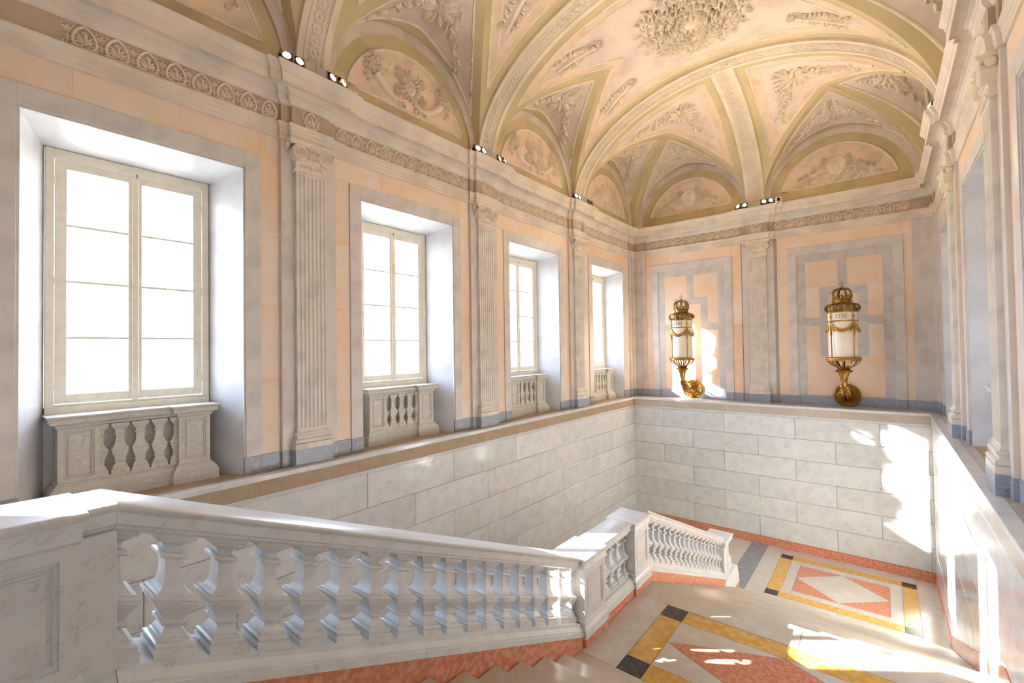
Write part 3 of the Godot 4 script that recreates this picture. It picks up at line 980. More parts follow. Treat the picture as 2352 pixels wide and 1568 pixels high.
func window_balustrade(label: String, at: Vector3, turn: float) -> void:
	var t := thing("window_balustrade", label, "balustrade", at, turn, "low balustrades under the windows")
	if not K.has("wb_ped"):
		var p := MB.new()
		sunk_panel(p, -0.165, 0.165, 0.225, 0.81, 0.085, 0.045, 0.026)
		for s in [-1.0, 1.0]:
			p.quad(Vector3(s * 0.165, 0.225, 0.085), Vector3(s * 0.165, 0.81, 0.085), Vector3(s * 0.165, 0.81, -0.16), Vector3(s * 0.165, 0.225, -0.16), Vector3(s, 0, 0))
		K.wb_ped = p.mesh()
		var bm := MB.new()
		bm.mould(rect_path(-0.165, 0.165, -0.16, 0.085), [Vector2(0.075, 0), Vector2(0.075, 0.125), Vector2(0.062, 0.130), Vector2(0.064, 0.148), Vector2(0.050, 0.160), Vector2(0.034, 0.180), Vector2(0.030, 0.196), Vector2(0.014, 0.206), Vector2(0.014, 0.220), Vector2(0.0, 0.226)], true)
		K.wb_base = bm.mesh()
		var cm := MB.new()
		cm.mould(rect_path(-0.165, 0.165, -0.16, 0.085), [Vector2(0.0, 0.79), Vector2(0.012, 0.796), Vector2(0.020, 0.806), Vector2(0.020, 0.822), Vector2(0.030, 0.832), Vector2(0.064, 0.846), Vector2(0.066, 0.852), Vector2(0.066, 0.892), Vector2(0.072, 0.898), Vector2(0.086, 0.912), Vector2(0.088, 0.928), Vector2(0.0, 0.930)], true, null, null, true)
		K.wb_cap = cm.mesh()
		var rm := MB.new()
		rm.mould([Vector2(-0.36, 0.018), Vector2(0.36, 0.018)], [Vector2(-0.2, 0.79), Vector2(0.012, 0.796), Vector2(0.020, 0.806), Vector2(0.020, 0.822), Vector2(0.030, 0.832), Vector2(0.064, 0.846), Vector2(0.066, 0.852), Vector2(0.066, 0.892), Vector2(0.072, 0.898), Vector2(0.086, 0.912), Vector2(0.088, 0.928), Vector2(-0.2, 0.930)])
		K.wb_rail = rm.mesh()
		var fm := MB.new()
		fm.mould([Vector2(-0.36, 0.018), Vector2(0.36, 0.018)], [Vector2(0.070, 0), Vector2(0.070, 0.125), Vector2(0.057, 0.130), Vector2(0.059, 0.148), Vector2(0.045, 0.160), Vector2(0.030, 0.180), Vector2(0.026, 0.196), Vector2(0.012, 0.206), Vector2(0.012, 0.236), Vector2(-0.2, 0.240)])
		K.wb_foot = fm.mesh()
		K.small_baluster = small_baluster()
	for s in [-1.0, 1.0]:
		var h := hub(t, "pedestal", Vector3(s * 0.525, 0, 0))
		part(h, "base", K.wb_base, M.window_marble)
		part(h, "die", K.wb_ped, M.window_marble)
		part(h, "cap", K.wb_cap, M.window_marble)
	part(t, "back_panel", box_mesh(Vector3(-0.37, 0.2, -0.085), Vector3(0.37, 0.82, -0.060)), M.window_marble)
	part(t, "foot_rail", K.wb_foot, M.window_marble)
	part(t, "hand_rail", K.wb_rail, M.window_marble)
	for i in 5:
		part(t, "baluster", K.small_baluster, M.window_marble, Vector3((i - 2) * 0.18, 0.24, -0.012))

func build_windows() -> void:
	for k in 5:
		build_window(k + 1, BAY * (k + 0.5))
	var said := ["grey-white marble balustrade under the farthest window, next to the end wall", "grey-white marble balustrade under the second window from the end wall", "grey-white marble balustrade under the third window, left of the middle fluted pilasters", "large grey-white marble balustrade under the window nearest the viewer"]
	for k in 4:
		window_balustrade(said[k], Vector3(-0.34, 0, BAY * (k + 0.5)), PI / 2)
	window_balustrade("marble balustrade half hidden in the right wall recess behind a pilaster", Vector3(WIDE + 0.30, 0, BAY * 1.5), -PI / 2)
# ---- the stair well: ledge, marble block walls, flights, landings and balustrades
const WX := 0.232   # left well wall
const WZ := 0.652   # back well wall
const RX := 7.19    # right well wall
const TOP := 13.98  # where the upper floor ends

func nose1(z: float) -> float: return -1.479 + (z - 10.478) * (0.148 / 0.35)
func nose2(z: float) -> float: return LAND + (z - 8.30) * (0.1489 / 0.35)

func blocks(wall: Node, length: float, first_odd: float, first_even: float, step: float, seed_: int) -> void:
	# running-bond marble blocks, joints cut by the chamfered edges; local x runs from 0 to length, z = 0 is the face
	var rows := [-0.300, -0.835, -1.371, -1.906, -2.442, -2.977, -3.505]
	var mats := [M.block_marble_0, M.block_marble_1, M.block_marble_2, M.block_marble_3]
	var k := seed_
	var made := {}
	for r in 6:
		var x := first_odd if r % 2 == 0 else first_even
		var xs := [0.0]
		while x < length - 0.05:
			if x > 0.05:
				xs.append(x)
			x += step
		xs.append(length)
		for i in xs.size() - 1:
			k += 1
			if i == 0:
				xs[0] = -0.02
			if i == xs.size() - 2:
				xs[i + 1] = length + 0.02
			var w: float = xs[i + 1] - xs[i]
			var h: float = rows[r] - rows[r + 1]
			var key := "%.3f %.3f" % [w, h]
			if not made.has(key):
				made[key] = box_mesh(Vector3(0.003, 0.003 - h, -0.05), Vector3(w - 0.003, -0.003, 0.0), 0.010)
			part(wall, "marble_block", made[key], mats[(k * 5 + r) % 4], Vector3(xs[i], rows[r], 0))
	var j := part(wall, "mortar", box_mesh(Vector3(0, -3.72, -0.10), Vector3(length, -0.28, -0.022)), M.joint)

func raking(m: MB, poly: Array, z0: float, z1: float, slope: float, zref: float) -> void:
	m.prism(poly, z0, z1, slope, zref)

func cap_outline(hw: float, y0: float) -> Array:
	# handrail section: bed mould, fascia and rounded top edge; y0 is the underside
	var r := [Vector2(hw - 0.055, y0), Vector2(hw - 0.048, y0 + 0.006), Vector2(hw - 0.040, y0 + 0.014), Vector2(hw - 0.040, y0 + 0.030), Vector2(hw - 0.022, y0 + 0.038), Vector2(hw - 0.020, y0 + 0.092), Vector2(hw - 0.010, y0 + 0.097), Vector2(hw - 0.004, y0 + 0.106), Vector2(hw, y0 + 0.118), Vector2(hw - 0.004, y0 + 0.126), Vector2(hw - 0.012, y0 + 0.130)]
	var out := []
	for q in r:
		out.append(q)
	for i in range(r.size() - 1, -1, -1):
		out.append(Vector2(-r[i].x, r[i].y))
	return out

func foot_outline(hw: float, y0: float, y1: float) -> Array:
	var h := y1 - y0
	var r := [Vector2(hw, y0), Vector2(hw, y0 + h * 0.38), Vector2(hw - 0.012, y0 + h * 0.42), Vector2(hw - 0.010, y0 + h * 0.52), Vector2(hw - 0.030, y0 + h * 0.70), Vector2(hw - 0.040, y0 + h * 0.80), Vector2(hw - 0.040, y1)]
	var out := []
	for q in r:
		out.append(q)
	for i in range(r.size() - 1, -1, -1):
		out.append(Vector2(-r[i].x, r[i].y))
	return out

func baluster_mesh(slope: float, cut := 0) -> ArrayMesh:
	# square-section double baluster; cut -1 or 1 keeps the half that stands against a pedestal
	var m := MB.new()
	var prof := [[0, .088], [.040, .088], [.041, .078], [.048, .080], [.056, .083], [.064, .081], [.068, .074], [.069, .060], [.084, .060], [.086, .054], [.098, .050], [.110, .042], [.122, .033], [.132, .030], [.133, .044], [.139, .050], [.147, .052], [.155, .050], [.159, .042], [.172, .045], [.190, .051], [.210, .062], [.228, .074], [.242, .081], [.252, .082], [.258, .079], [.259, .086], [.265, .090], [.273, .090], [.279, .086], [.280, .078], [.288, .078], [.289, .064], [.300, .054], [.316, .045], [.338, .037], [.365, .032], [.405, .030], [.448, .030], [.449, .044], [.456, .053], [.465, .055], [.474, .052], [.478, .044], [.479, .031], [.498, .031], [.511, .036], [.522, .046], [.528, .056], [.529, .064], [.545, .066], [.546, .080], [.556, .086], [.574, .087]]
	var pr := []
	for q in prof:
		pr.append(Vector2(q[1] - 0.02, q[0]))
	m.mould(rect_path(-0.045, 0.045, -0.02, 0.02), pr, true)
	if cut != 0:
		for i in m.v.size():
			if m.v[i].z * cut > 0.0:
				m.v[i].z = 0.0
	m.shear(slope)
	return m.mesh()

func rail(label: String, z0: float, z1: float, base: float, slope: float, count: int, halves: bool) -> void:
	# z0 is the upper end (larger z); base is the walking line height at z0
	var t := thing("stair_balustrade", label, "balustrade", Vector3(3.655, base, z0), 0.0, "marble balustrade of the stairs")
	var len := z1 - z0
	var cap := MB.new()
	raking(cap, cap_outline(0.172, 0.820), 0, len, slope, 0)
	part(t, "hand_rail", cap.mesh(), M.rail_marble)
	var foot := MB.new()
	raking(foot, foot_outline(0.188, 0.128, 0.252), 0, len, slope, 0)
	part(t, "foot_rail", foot.mesh(), M.rail_marble)
	var skirt := MB.new()
	raking(skirt, [Vector2(0.182, -0.75), Vector2(0.182, 0.130), Vector2(-0.182, 0.130), Vector2(-0.182, -0.75)], 0, len, slope, 0)
	part(t, "red_skirting", skirt.mesh(), M.red_marble)
	var key := "b%.3f" % slope
	if not K.has(key):
		K[key] = baluster_mesh(slope)
		K[key + "u"] = baluster_mesh(slope, 1)
		K[key + "d"] = baluster_mesh(slope, -1)
	for i in count + 1:
		var z := len * i / count
		var mesh: ArrayMesh = K[key]
		if i == 0:
			mesh = K[key + "u"]
		elif i == count:
			mesh = K[key + "d"]
		if (i == 0 or i == count) and not halves:
			continue
		part(t, "baluster", mesh, M.rail_marble if i % 2 else M.rail_marble_b, Vector3(0, 0.250 + slope * z, z))

func pedestal(label: String, z0: float, z1: float, floor_y: float, tall := 0.92) -> Node3D:
	# z0 < z1 are the ends of the die
	var t := thing("balustrade_pedestal", label, "pedestal", Vector3(3.655, floor_y, (z0 + z1) / 2), 0.0, "marble pedestals of the stair balustrade")
	var h := (z1 - z0) / 2
	var hx := 0.190
	var path := rect_path(-hx, hx, -h, h)
	var die := MB.new()
	var from := 0
	for s in [-1.0, 1.0]:
		from = die.v.size()
		sunk_panel(die, -h, h, 0.262, tall - 0.125, hx, 0.055, 0.016)
		die.move(Transform3D(Basis(Vector3.UP, s * PI / 2), Vector3.ZERO), from)
		die.quad(Vector3(-hx, 0.262, s * h), Vector3(hx, 0.262, s * h), Vector3(hx, tall - 0.125, s * h), Vector3(-hx, tall - 0.125, s * h), Vector3(0, 0, s))
	part(t, "die", die.mesh(), M.rail_marble_b)
	var b := MB.new()
	b.mould(path, [Vector2(0.028, 0.085), Vector2(0.028, 0.142), Vector2(0.020, 0.146), Vector2(0.024, 0.158), Vector2(0.024, 0.172), Vector2(0.016, 0.180), Vector2(0.006, 0.206), Vector2(0.003, 0.226), Vector2(0.012, 0.230), Vector2(0.012, 0.248), Vector2(0.0, 0.264)], true)
	part(t, "base", b.mesh(), M.rail_marble)
	var c := MB.new()
	c.mould(path, [Vector2(-0.002, tall - 0.130), Vector2(0.006, tall - 0.122), Vector2(0.012, tall - 0.114), Vector2(0.012, tall - 0.100), Vector2(0.010, tall - 0.094), Vector2(0.012, tall - 0.040), Vector2(0.020, tall - 0.034), Vector2(0.028, tall - 0.022), Vector2(0.030, tall - 0.012), Vector2(0.026, tall - 0.004), Vector2(0.018, tall), Vector2(0.0, tall)], true, null, null, true)
	part(t, "cap", c.mesh(), M.rail_marble)
	var r := MB.new()
	r.mould(path, [Vector2(0.022, -0.30), Vector2(0.022, 0.086), Vector2(0.0, 0.087)], true)
	part(t, "red_base", r.mesh(), M.red_marble)
	return t

func newel() -> void:
	var f := LOW
	var z := 4.31
	var t := thing("newel_post", "marble newel with side scroll at the foot of the stair rail", "newel", Vector3(3.612, f, z))
	var lift := 0.30
	var path := rect_path(-0.19, 0.19, -0.17, 0.17)
	var die := MB.new()
	for s in [-1.0, 1.0]:
		var from := die.v.size()
		sunk_panel(die, -0.17, 0.17, 0.52, 1.20, 0.19, 0.045, 0.014)
		die.move(Transform3D(Basis(Vector3.UP, s * PI / 2), Vector3.ZERO), from)
		die.quad(Vector3(-0.19, 0.52, s * 0.17), Vector3(0.19, 0.52, s * 0.17), Vector3(0.19, 1.20, s * 0.17), Vector3(-0.19, 1.20, s * 0.17), Vector3(0, 0, s))
	part(t, "die", die.mesh(), M.rail_marble)
	var b := MB.new()
	b.mould(rect_path(-0.19, 0.19, -0.86, 0.17), [Vector2(0.026, 0.13), Vector2(0.026, 0.30), Vector2(0.014, 0.31), Vector2(0.016, 0.35), Vector2(0.004, 0.42), Vector2(0.008, 0.45), Vector2(0.0, 0.48), Vector2(-0.01, 0.49)], true, null, null, true)
	part(t, "base", b.mesh(), M.rail_marble)
	var c := MB.new()
	c.mould(rect_path(-0.19, 0.19, -0.34, 0.17), [Vector2(-0.01, 1.185), Vector2(0.010, 1.195), Vector2(0.016, 1.215), Vector2(0.030, 1.225), Vector2(0.034, 1.285), Vector2(0.048, 1.30), Vector2(0.050, 1.325), Vector2(0.040, 1.335), Vector2(0.0, 1.335)], true, null, null, true)
	part(t, "cap", c.mesh(), M.rail_marble)
	# console scroll leaning against the die
	var out := []
	var top := [Vector2(0.17, 1.18), Vector2(0.30, 1.18), Vector2(0.32, 1.08), Vector2(0.28, 0.99), Vector2(0.30, 0.89), Vector2(0.38, 0.81), Vector2(0.46, 0.82), Vector2(0.55, 0.79), Vector2(0.605, 0.71), Vector2(0.60, 0.61), Vector2(0.55, 0.54), Vector2(0.48, 0.49), Vector2(0.17, 0.49)]
	var s := MB.new()
	s.prism(top, -0.13, 0.13)
	s.move(Transform3D(Basis(Vector3.UP, PI / 2), Vector3.ZERO))
	part(t, "scroll", s.mesh(), M.rail_marble_b)
	for side in [-1.0, 1.0]:
		var e := MB.new()
		var mp := func(u: float, w: float, h: float) -> Vector3: return Vector3(side * (0.128 + h), w, -u)
		curl(e, mp, Vector2(0.475, 0.655), 0.135, 1.6, PI / 2, -1.0, 0.020, 0.018, 26)
		part(t, "scroll_eye", e.mesh(), M.rail_marble)
	var r := MB.new()
	r.mould(rect_path(-0.19, 0.19, -0.87, 0.17), [Vector2(0.030, -0.03), Vector2(0.030, 0.132), Vector2(0.0, 0.133)], true)
	part(t, "red_base", r.mesh(), M.red_marble)

func tile(p: Node, called: String, poly: Array, y: float, mat: Material, deep := 0.05) -> void:
	# a flat stone piece with its own edges; outline in (x, z), inset a hair for the joint
	var area := 0.0
	for i in poly.size():
		area += poly[i].cross(poly[(i + 1) % poly.size()])
	var pts := PackedVector2Array(poly)
	if area < 0.0:
		pts.reverse()
	var inset := Geometry2D.offset_polygon(pts, -0.0026)
	if inset.size() > 0:
		pts = inset[0]
	var m := MB.new()
	var ids := Geometry2D.triangulate_polygon(pts)
	for i in range(0, ids.size(), 3):
		m.tri(Vector3(pts[ids[i]].x, y, pts[ids[i]].y), Vector3(pts[ids[i + 1]].x, y, pts[ids[i + 1]].y), Vector3(pts[ids[i + 2]].x, y, pts[ids[i + 2]].y), Vector3.UP, Vector3.UP, Vector3.UP)
	var c := Vector2.ZERO
	for q in pts:
		c += q / pts.size()
	for i in pts.size():
		var a := pts[i]
		var b := pts[(i + 1) % pts.size()]
		m.quad(Vector3(a.x, y, a.y), Vector3(b.x, y, b.y), Vector3(b.x, y - deep, b.y), Vector3(a.x, y - deep, a.y), Vector3((a.x + b.x) / 2 - c.x, 0, (a.y + b.y) / 2 - c.y))
	part(p, called, m.mesh(), mat)

func rc(x0: float, x1: float, z0: float, z1: float) -> Array:
	return [Vector2(x0, z0), Vector2(x1, z0), Vector2(x1, z1), Vector2(x0, z1)]

func mosaic_frame(p: Node, x0: float, x1: float, z0: float, z1: float, y: float, w: float) -> void:
	for cx in [[x0, x0 + w], [x1 - w, x1]]:
		for cz in [[z0, z0 + w], [z1 - w, z1]]:
			tile(p, "black_tile", rc(cx[0], cx[1], cz[0], cz[1]), y, M.black_marble)
		tile(p, "yellow_band", rc(cx[0], cx[1], z0 + w, z1 - w), y, M.yellow_marble)
	for cz in [[z0, z0 + w], [z1 - w, z1]]:
		var mid := (x0 + x1) / 2
		tile(p, "yellow_band", rc(x0 + w, mid, cz[0], cz[1]), y, M.yellow_marble)
		tile(p, "yellow_band", rc(mid, x1 - w, cz[0], cz[1]), y, M.yellow_marble)

func build_well() -> void:
	# ledge and its moulding round the well
	var led := setting("trim_4", "moulded marble edge of the ledge around the stair well")
	var prof := [Vector2(-0.04, -0.305), Vector2(0.010, -0.300), Vector2(0.010, -0.282), Vector2(0.018, -0.276), Vector2(0.022, -0.262), Vector2(0.016, -0.250), Vector2(0.016, -0.236), Vector2(0.008, -0.230), Vector2(0.012, -0.080), Vector2(0.018, -0.068), Vector2(0.034, -0.056), Vector2(0.036, -0.006), Vector2(0.030, 0.0), Vector2(-0.10, 0.001)]
	var m := MB.new()
	m.mould([Vector2(WX, TOP), Vector2(WX, WZ), Vector2(RX, WZ), Vector2(RX, TOP)], prof)
	part(led, "ledge_moulding", m.mesh(), M.block_marble_1)
	slab(led, "ledge_top", -0.03, WX + 0.02, -0.25, -0.001, 0.0, 18.5, M.ledge_stone, 0.0)
	slab(led, "ledge_top", 0.0, WIDE, -0.25, -0.0015, -0.03, WZ + 0.02, M.floor_marble_b, 0.0)
	slab(led, "ledge_top", RX - 0.02, WIDE + 0.03, -0.25, -0.001, 0.0, 18.5, M.floor_marble_b, 0.0)
	# well walls
	var wl := setting("wall_stairwell_left", "white marble block wall below the windows", Vector3(WX, 0, TOP), PI / 2)
	blocks(wl, TOP - WZ, TOP - 10.315 - 1.818 * 2, TOP - 9.40 - 1.818 * 2, 1.818, 3)
	var wb := setting("wall_stairwell_back", "white marble block wall below the gilt lanterns", Vector3(WX, 0, WZ), 0.0)
	blocks(wb, RX - WX, 1.172 - WX, 2.021 - WX, 1.704, 17)
	var wr := setting("wall_stairwell_right", "polished white marble block wall beside the stairs", Vector3(RX, 0, WZ), -PI / 2)
	blocks(wr, TOP - WZ, 0.93, 1.84, 1.818, 29)
	var front := setting("wall_stairwell_front", "marble wall under the upper floor edge")
	slab(front, "facing", 0.0, 3.46, LOW, -0.02, TOP - 0.02, TOP + 0.2, M.block_marble_2, 0.0)
	var hull := setting("wall_foundation", "masonry behind the marble of the stair well")
	slab(hull, "masonry", -0.8, WX - 0.06, -5.0, -0.25, -0.6, 18.8, M.masonry, 0.0)
	slab(hull, "masonry", RX + 0.06, WIDE + 0.8, -5.0, -0.25, -0.6, 18.8, M.masonry, 0.0)
	slab(hull, "masonry", -0.8, WIDE + 0.8, -5.0, -0.25, -0.6, WZ - 0.06, M.masonry, 0.0)
	slab(hull, "masonry", -0.8, WIDE + 0.8, -5.0, LOW - 0.2, -0.6, 18.8, M.masonry, 0.0)
	# red skirting of the well
	var sk := setting("baseboard_stairwell", "red marble skirting around the lower landing")
	slab(sk, "red_skirting", WX, RX, LOW, -3.505, WZ - 0.03, WZ + 0.012, M.red_marble)
	slab(sk, "red_skirting", WX - 0.03, WX + 0.012, LOW, -3.505, WZ, TOP, M.red_marble)
	slab(sk, "red_skirting", RX - 0.012, RX + 0.03, LOW, -3.505, WZ, 3.70, M.red_marble)
	for q in [[3.62, 8.30, nose2(3.62), 0.1489 / 0.35], [8.30, 10.40, LAND, 0.0], [10.40, TOP, nose1(10.40), 0.148 / 0.35]]:
		var r := MB.new()
		r.prism([Vector2(RX - 0.012, -0.5), Vector2(RX - 0.012, 0.215), Vector2(RX + 0.03, 0.215), Vector2(RX + 0.03, -0.5)], q[0], q[1], q[3], q[0])
		r.move(Transform3D(Basis(), Vector3(0, q[2], 0)))
		part(sk, "red_skirting", r.mesh(), M.red_marble)

func build_stairs() -> void:
	var xa := 3.84
	var xb := RX - 0.014
	var up := thing("stair_flight", "upper flight of beige marble steps beside the long balustrade", "stairs", Vector3((xa + xb) / 2, LAND, 10.478), 0.0, "flights of the grand stair")
	var hw := (xb - xa) / 2
	var step1 := box_mesh(Vector3(-hw, -0.155, -0.012), Vector3(hw, 0, 0.365), 0.010)
	for i in 10:
		part(up, "step", step1, M.step_marble, Vector3(0, 0.148 * (i + 1), 0.35 * i))
	var down := thing("stair_flight", "lower flight of beige marble steps leading down to the patterned floor", "stairs", Vector3((xa + xb) / 2, LOW, 3.75), 0.0, "flights of the grand stair")
	var step2 := box_mesh(Vector3(-hw, -0.156, -0.012), Vector3(hw, 0, 0.365), 0.010)
	for i in 13:
		part(down, "step", step2, M.step_marble, Vector3(0, 0.1489 * (i + 1), 0.35 * i))
	# upper floor
	var f := setting("floor", "beige marble upper floor")
	slab(f, "upper_floor", -0.03, WIDE + 0.03, -0.30, -0.002, TOP - 0.012, 18.6, M.floor_marble, 0.0)
	# middle landing with red diamond
	var a := setting("floor_middle_landing", "landing inlaid with a red diamond in a yellow and black border")
	var x0 := 4.246
	var x1 := 6.846
	var z0 := 8.745
	var z1 := 10.160
	var w := 0.254
	slab(a, "bed", xa - 0.1, xb, LAND - 0.2, LAND - 0.012, 8.31, 10.50, M.joint, 0.0)
	tile(a, "floor_slab", rc(xa, 5.62, 8.288, z0 - 0.006), LAND, M.step_marble)
	tile(a, "floor_slab", rc(5.62, xb, 8.288, z0 - 0.006), LAND, M.floor_marble_b)
	tile(a, "floor_slab", rc(xa, x0, z0 - 0.006, z1), LAND, M.floor_marble)
	tile(a, "floor_slab", rc(x1, xb, z0 - 0.006, z1), LAND, M.floor_marble)
	tile(a, "floor_slab", rc(xa, 5.1, z1, 10.52), LAND, M.floor_marble_b)
	tile(a, "floor_slab", rc(5.1, xb, z1, 10.52), LAND, M.floor_marble)
	mosaic_frame(a, x0, x1, z0, z1, LAND, w)
	var xi := x0 + w
	var xj := x1 - w
	var zi := z0 + w
	var zj := z1 - w
	var xm := (xi + xj) / 2
	var zm := (zi + zj) / 2
	tile(a, "red_diamond", [Vector2(xi, zm), Vector2(xm, zi), Vector2(xj, zm), Vector2(xm, zj)], LAND, M.red_mosaic)
	for q in [[xi, zi], [xj, zi], [xj, zj], [xi, zj]]:
		tile(a, "pale_corner", [Vector2(q[0], q[1]), Vector2(xm, q[1]), Vector2(q[0], zm)], LAND, M.floor_marble)
	# lower landing with white diamond
	var b := setting("floor_lower_landing", "lower landing inlaid with a pale diamond on red in a yellow border")
	slab(b, "bed", 0.0, WIDE, LOW - 0.2, LOW - 0.012, 0.3, TOP, M.joint, 0.0)
	x0 = 4.288
	x1 = 6.836
	z0 = 1.015
	z1 = 3.340
	w = 0.248
	tile(b, "grey_band", rc(3.53, 3.92, WZ, 3.78), LOW, M.grey_floor)
	tile(b, "floor_slab", rc(3.92, x0, WZ, 3.78), LOW, M.floor_marble)
	tile(b, "floor_slab", rc(x0, 5.56, WZ, z0), LOW, M.floor_marble_b)
	tile(b, "floor_slab", rc(5.56, x1, WZ, z0), LOW, M.floor_marble)
	tile(b, "floor_slab", rc(x1, RX, WZ, 3.78), LOW, M.floor_marble_b)
	tile(b, "floor_slab", rc(x0, 5.56, z1, 3.78), LOW, M.floor_marble)
	tile(b, "floor_slab", rc(5.56, x1, z1, 3.78), LOW, M.floor_marble_b)
	for i in 5:
		tile(b, "floor_slab", rc(WX + (3.53 - WX) * (i % 2) / 2.0, WX + (3.53 - WX) * (i % 2 + 1) / 2.0, WZ + 1.4 * (i / 2), WZ + 1.4 * (i / 2 + 1)), LOW, M.floor_marble)
	mosaic_frame(b, x0, x1, z0, z1, LOW, w)
	var ri := 4.738
	var rj := 6.386
	var si := 1.478
	var sj := 2.895
	tile(b, "pale_border", rc(x0 + w, ri, z0 + w, z1 - w), LOW, M.floor_marble)
	tile(b, "pale_border", rc(rj, x1 - w, z0 + w, z1 - w), LOW, M.floor_marble)
	tile(b, "pale_border", rc(ri, rj, z0 + w, si), LOW, M.floor_marble)
	tile(b, "pale_border", rc(ri, rj, sj, z1 - w), LOW, M.floor_marble)
	xm = (ri + rj) / 2
	zm = (si + sj) / 2
	tile(b, "pale_diamond", [Vector2(ri, zm), Vector2(xm, si), Vector2(rj, zm), Vector2(xm, sj)], LOW, M.floor_marble)
	for q in [[ri, si], [rj, si], [rj, sj], [ri, sj]]:
		tile(b, "red_triangle", [Vector2(q[0], q[1]), Vector2(xm, q[1]), Vector2(q[0], zm)], LOW, M.red_mosaic)
	# stone cheek that carries the balustrade
	var cheek := setting("wall_stair_cheek", "marble cheek wall carrying the balustrade")
	slab(cheek, "cheek", 3.49, 3.80, LOW, LAND - 0.31, 8.2, TOP, M.block_marble_2, 0.0)
	var ck := MB.new()
	ck.prism([Vector2(3.49, -2.4), Vector2(3.80, -2.4), Vector2(3.80, -0.76), Vector2(3.49, -0.76)], 4.6, 8.2, 0.1489 / 0.35, 8.3)
	ck.move(Transform3D(Basis(), Vector3(0, LAND, 0)))
	part(cheek, "cheek", ck.mesh(), M.block_marble_2)

func build_rails() -> void:
	var s1 := 0.148 / 0.35
	var s2 := 0.1489 / 0.35
	var lk := pedestal("big foreground marble pedestal at the head of the stairs, cropped at left", 14.03, 14.72, 0.0, 0.920)
	# narrow link between the pedestal and the raking rail
	var lz := 13.955 - (14.03 + 14.72) / 2
	part(lk, "link_die", box_mesh(Vector3(-0.165, 0.215, lz - 0.048), Vector3(0.165, 0.80, lz + 0.08), 0.003), M.rail_marble_b)
	var lc := MB.new()
	lc.prism(cap_outline(0.178, 0.790), lz - 0.048, lz + 0.06)
	part(lk, "link_cap", lc.mesh(), M.rail_marble)
	var lf := MB.new()
	lf.prism(foot_outline(0.184, 0.10, 0.22), lz - 0.048, lz + 0.06)
	part(lk, "link_foot", lf.mesh(), M.rail_marble)
	part(lk, "link_red_base", box_mesh(Vector3(-0.183, -0.3, lz - 0.048), Vector3(0.183, 0.11, lz + 0.06)), M.red_marble)
	rail("long raking marble balustrade in the foreground", 13.905, 10.092, nose1(13.905), s1, 17, true)
	pedestal("marble pedestal at the near corner of the middle landing, sunlit on top", 9.60, 10.062, LAND)
	rail("short level marble balustrade between two pedestals on the middle landing", 9.57, 8.812, LAND - 0.03, 0.0, 4, true)
	pedestal("marble pedestal at the far corner of the middle landing, in shade", 8.335, 8.782, LAND)
	rail("far raking marble balustrade going down to the newel", 8.294, 4.53, nose2(8.294), s2, 17, true)
	newel()
# ---- gilt lanterns on the end wall
func strap(m: MB, pts: Array, half: float, thick: float) -> void:
	# a flat band following a curve in the (r, y) plane, lying on the +z side of the axis
	for i in pts.size() - 1:
		var a: Vector2 = pts[i]
		var b: Vector2 = pts[i + 1]
		var d := (b - a).normalized()
		var o := Vector2(d.y, -d.x)
		if o.x < 0.0:
			o = -o
		var q := []
		for e in [a, a + o * thick, b + o * thick, b]:
			q.append(e)
		m.hexa([Vector3(-half, q[0].y, q[0].x), Vector3(-half, q[1].y, q[1].x), Vector3(-half, q[2].y, q[2].x), Vector3(-half, q[3].y, q[3].x),
			Vector3(half, q[0].y, q[0].x), Vector3(half, q[1].y, q[1].x), Vector3(half, q[2].y, q[2].x), Vector3(half, q[3].y, q[3].x)])

